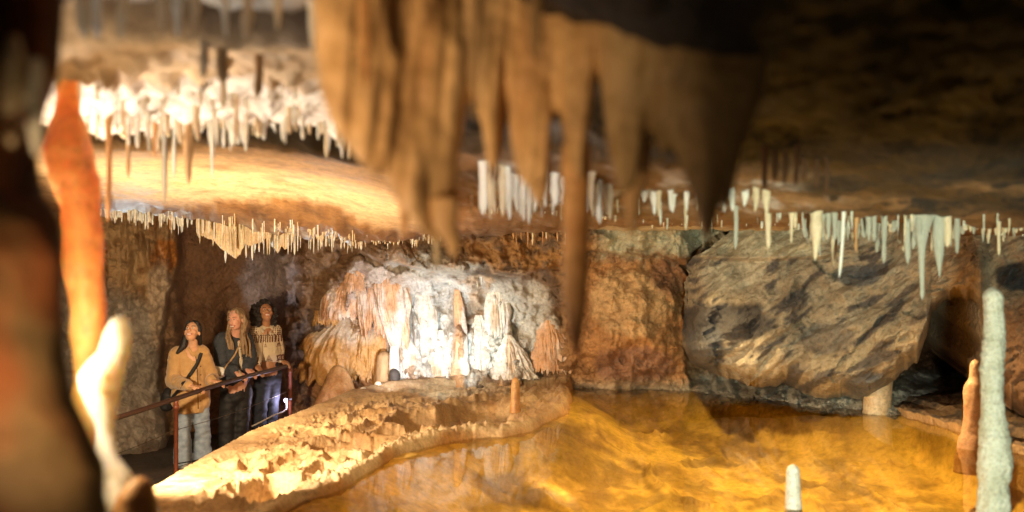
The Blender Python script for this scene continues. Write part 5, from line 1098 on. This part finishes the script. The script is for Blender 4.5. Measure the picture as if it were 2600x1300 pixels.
# --- visitor in the patterned sweater
def person_three():
    root=Vector((P(682,1000,11.42).x,11.42,FZ)); hc=P(675,795,11.34); f=V(.38,-.80,.42); up=V(-.12,.30,.94)
    hp,F,L=head(hc,f,up,1.0)
    sr,sl=P(653,842,11.36),P(697,839,11.48); er,el=P(650,898,11.24),P(708,890,11.56)
    r1=rail_at(665)+V(-.02,0,.03); r2=rail_at(730)+V(-.01,0,.03); wr=V(r1.x-.05,r1.y+.05,r1.z+.065); wl_=V(r2.x-.08,r2.y-.02,r2.z+.03)
    hl,hr_=P(666,950,11.42),P(694,948,11.48); kl,kr=P(660,1030,11.36),P(690,1030,11.52); al,ar=P(655,1120,11.4),P(684,1120,11.55); al.z=ar.z=FZ+.08
    body=hp+[('cap',hc-V(0,-.03,.05),P(673,836,11.42),.048,.058),('cap',P(674,850,11.42),P(680,945,11.44),.11,.12),('cap',sr,sl,.055,.055),
      ('cap',sr,er,.048,.038),('cap',er,wr,.037,.025),('cap',sl,el,.048,.038),('cap',el,wl_,.037,.025)]+legs(hl,hr_,kl,kr,al,ar)
    body+=hand(wr,r1,RD,V(.3,-.2,-1).normalized(),thumb=-1)+hand(wl_,r2,RD,V(.35,0,-1).normalized(),thumb=-1)
    o=skin('person',body,.006,MP['skin3'],sm=3,origin=root)
    props(o,'woman with big curly black hair in cream patterned sweater gazing up','person')
    j=[('cap',sr,sl,.078,.072),('cap',P(674,862,11.42),P(678,900,11.44),.128,.14),('cap',P(662,865,11.40),P(664,904,11.40),.085,.09),('cap',P(690,862,11.46),P(694,900,11.48),.08,.085),
       ('cap',sr,er,.075,.066),('cap',er,wr+(er-wr)*.10,.066,.044),('cap',sl,el,.068,.060),('cap',el,wl_+(el-wl_)*.12,.060,.046)]
    jk=skin('sweater',j,.006,MP['sweater'],o,sm=5,origin=root.copy(),disp=folds(641,.007,8,.9))
    co=np.empty(len(jk.data.vertices)*3,np.float32); jk.data.vertices.foreach_get('co',co); co=co.reshape(-1,3).astype(float)+np.array(root)
    px=HX+FP*co[:,0]/co[:,1]; z=co[:,2]; u=co[:,0]*1.0+co[:,1]*.0
    zp=HY-z/11.4*FP
    C=np.zeros((len(co),3))+np.array((.62,.52,.36)); br=(.10,.025,.015)
    def band(c,h): return np.abs(zp-c)<h
    tri=lambda per,ph=0: np.abs(((u*FP/11.4+ph)/per)%1-.5)*2
    m=band(858,7)&(tri(5,0)>((zp*.5)%1)*.0+.45+.25*np.sin(zp*1.6)); m|=band(866.5,1.6)&(tri(5)>.4); m|=band(850,1.4)&(tri(5,2)>.4)
    m|=(zp>836)&(zp<850)&(tri(24,6)<((zp-836)/14.)*.45)&(((zp*.45)%1)<.65)
    m|=(zp>868)&(zp<880)&(tri(26,9)<((zp-866)/14.)*.30)&(((zp*.45)%1)<.65)
    m|=(zp>898)&(zp<918)&(tri(24,0)<((zp-898)/20.)*.75)&(((zp*.4)%1)<.6)
    armm=(px<657)|(px>702)
    m|=armm&(band(903,1.4)|band(915,1.4)|(band(909,4)&(tri(5)>.5))|band(924,1.2)|(band(930,4)&(tri(4)>.5)))
    m|=(zp<846)&((px<656)|(px>692))&(((u*FP/11.4*.22)%1)>.5)&(((zp*.22)%1)>.45)
    C[m]=br; add_tint(jk.data,C)
    skin('trousers',[('cap',P(680,925,11.44),P(680,955,11.44),.115,.12),('cap',hl,kl,.098,.085),('cap',kl,al,.085,.08),('cap',hr_,kr,.098,.082),('cap',kr,ar,.082,.08)],.011,MP['navy'],o,sm=4,origin=root.copy(),disp=fol2(643,.009,12))
    co_=[('cap',P(658,830,11.36),P(668,842,11.30),.024,.018),('cap',P(658,830,11.38),P(680,822,11.50),.024,.022),('cap',P(690,828,11.46),P(686,846,11.34),.022,.014)]
    skin('collar',co_,.007,MP['tee'],o,sm=3,origin=root.copy())
    r=random.Random(5); hair=[('ell',L(-.01,-.05,.05),(.10,.10,.10),F)]
    for i in range(150):
        a=r.uniform(0,6.283); b_=math.acos(r.uniform(-.75,1)); d=V(math.sin(b_)*math.cos(a),math.sin(b_)*math.sin(a),math.cos(b_))
        if d.y>.45 and d.z<.62: continue
        q=L(-.015+d.x*.135*r.uniform(.8,1.08),-.055+d.y*.125,.035+d.z*.130*r.uniform(.8,1.1)); hair.append(('ell',q,(r.uniform(.018,.03),)*3,I3))
    for i in range(50):
        q=L(r.uniform(-.16,-.06),r.uniform(-.13,.0),r.uniform(-.13,.03)); hair.append(('ell',q,(r.uniform(.018,.028),)*3,I3))
        q=L(r.uniform(.07,.12),r.uniform(-.13,-.03),r.uniform(-.11,.03)); hair.append(('ell',q,(r.uniform(.015,.025),)*3,I3))
    skin('hair',hair,.006,MP['curly'],o,sm=1,origin=root.copy(),disp=lambda co:.012*noise3(co[:,0]*45,co[:,1]*45,co[:,2]*45,645))
    face_parts(hc,f,up,o,1.0,MP['browd'],MP['lip'])
    b=bvh_of([jk,o]); ribbon('zip',b,[(679,842),(679,852),(679,862)],.004,.003,MP['button'],o,n=8)
person_three()

# --- railing
MP['pole']=plain('red_brown_paint',(.20,.055,.025),.45,c2=(.12,.035,.02),scale=30,bump=.2); MP['rail']=plain('dark_handrail',(.05,.022,.014),.4,c2=(.03,.014,.01),scale=20); MP['wire']=plain('steel_wire',(.12,.09,.07),.4,metal=.8)
def railing():
    e=empty('railing',Vector((RAILA.x,RAILA.y,FZ))); props(e,'dark metal handrail with red brown posts and thin wires in front of the three people','railing')
    d=RAILB-RAILA
    ts=[i/14*1.56-.55 for i in range(15)]; ts[-1]=1.03
    tube('handrail',[RAILA+d*s+V(0,0,.012*math.sin(s*4)) for s in ts],.024,MP['rail'],e,seg=14)
    for s in (-.5,0,1):
        a=RAILA+d*s; pts=[V(a.x,a.y,FZ-.02),V(a.x,a.y,a.z-.10),V(a.x,a.y,a.z-.099),V(a.x,a.y,a.z-.06),V(a.x,a.y,a.z-.059),V(a.x,a.y,a.z-.02)]
        tube('post',pts,[.021,.021,.029,.029,.023,.023],MP['pole'],e,seg=16)
    for dz in (.30,.66):
        tube('wire',[RAILA+d*s+V(0.0,0,-dz-.03*math.sin(abs(s-int(s))*3.14)) for s in np.linspace(-.5,1,24)],.0035,MP['wire'],e,seg=6)
    tube('cable',[RAILA+d*s+V(0.01,-.01,-.62-.10*math.sin(abs(s)*3.14)*(1 if s>0 else 0)) for s in np.linspace(0,.95,20)],.006,MP['black'],e,seg=6)
railing()
def flood():
    c=P(727,1014,11.5); e=empty('floodlight',c); props(e,'tiny glowing spotlight clipped to the far railing post','spotlight')
    bm=bmesh.new(); bmesh.ops.create_cone(bm,cap_ends=True,segments=20,radius1=.026,radius2=.020,depth=.05,matrix=Matrix.Rotation(math.radians(80),4,'X')); bmesh.ops.bevel(bm,geom=list(bm.edges),offset=.003,segments=1,affect='EDGES')
    me=bpy.data.meshes.new('housing'); bm.to_mesh(me); bm.free(); link('housing',me,MP['black'],e)
    m,t,b=nt('lamp_glow'); b.inputs['Emission Color'].default_value=(.85,.6,1,1); b.inputs['Emission Strength'].default_value=30
    bm=bmesh.new(); bmesh.ops.create_uvsphere(bm,u_segments=14,v_segments=8,radius=.020,matrix=Matrix.Translation((0,-.026,-.008))@Matrix.Diagonal((1,.5,1,1)))
    me=bpy.data.meshes.new('lens'); bm.to_mesh(me); bm.free(); smooth(me); link('lens',me,m,e)
    bm=bmesh.new(); bmesh.ops.create_cube(bm,size=1,matrix=Matrix.Translation((.03,.02,0))@Matrix.Diagonal((.06,.012,.02,1))); me=bpy.data.meshes.new('bracket'); bm.to_mesh(me); bm.free(); link('bracket',me,MP['black'],e)
    lamp('lamp_small',c+V(-.01,-.06,-.03),7,(.85,.75,1.0),.02)
    pts=[c+V(.01,0,-.03),P(729,1030,11.42),P(728,1040,11.3)]+[P(a,b_,D) for a,b_,D in [(715,1048,11.1),(700,1052,10.95),(684,1060,10.8),(665,1070,10.6),(640,1082,10.4)]]
    for q in range(3,len(pts)): pts[q].z=max(pts[q].z,float(mound_z(np.array([pts[q].x]),np.array([pts[q].y]))[0])+.012)
    fine=[]
    for a,b_ in zip(pts[:-1],pts[1:]):
        for k in range(5): fine.append(a+(b_-a)*k/5)
    fine.append(pts[-1]); props(tube('power_cable',fine,.008,MP['shoe'],None,seg=8),'thin pale cable running from the little spotlight down over the mound edge','cable')
flood()
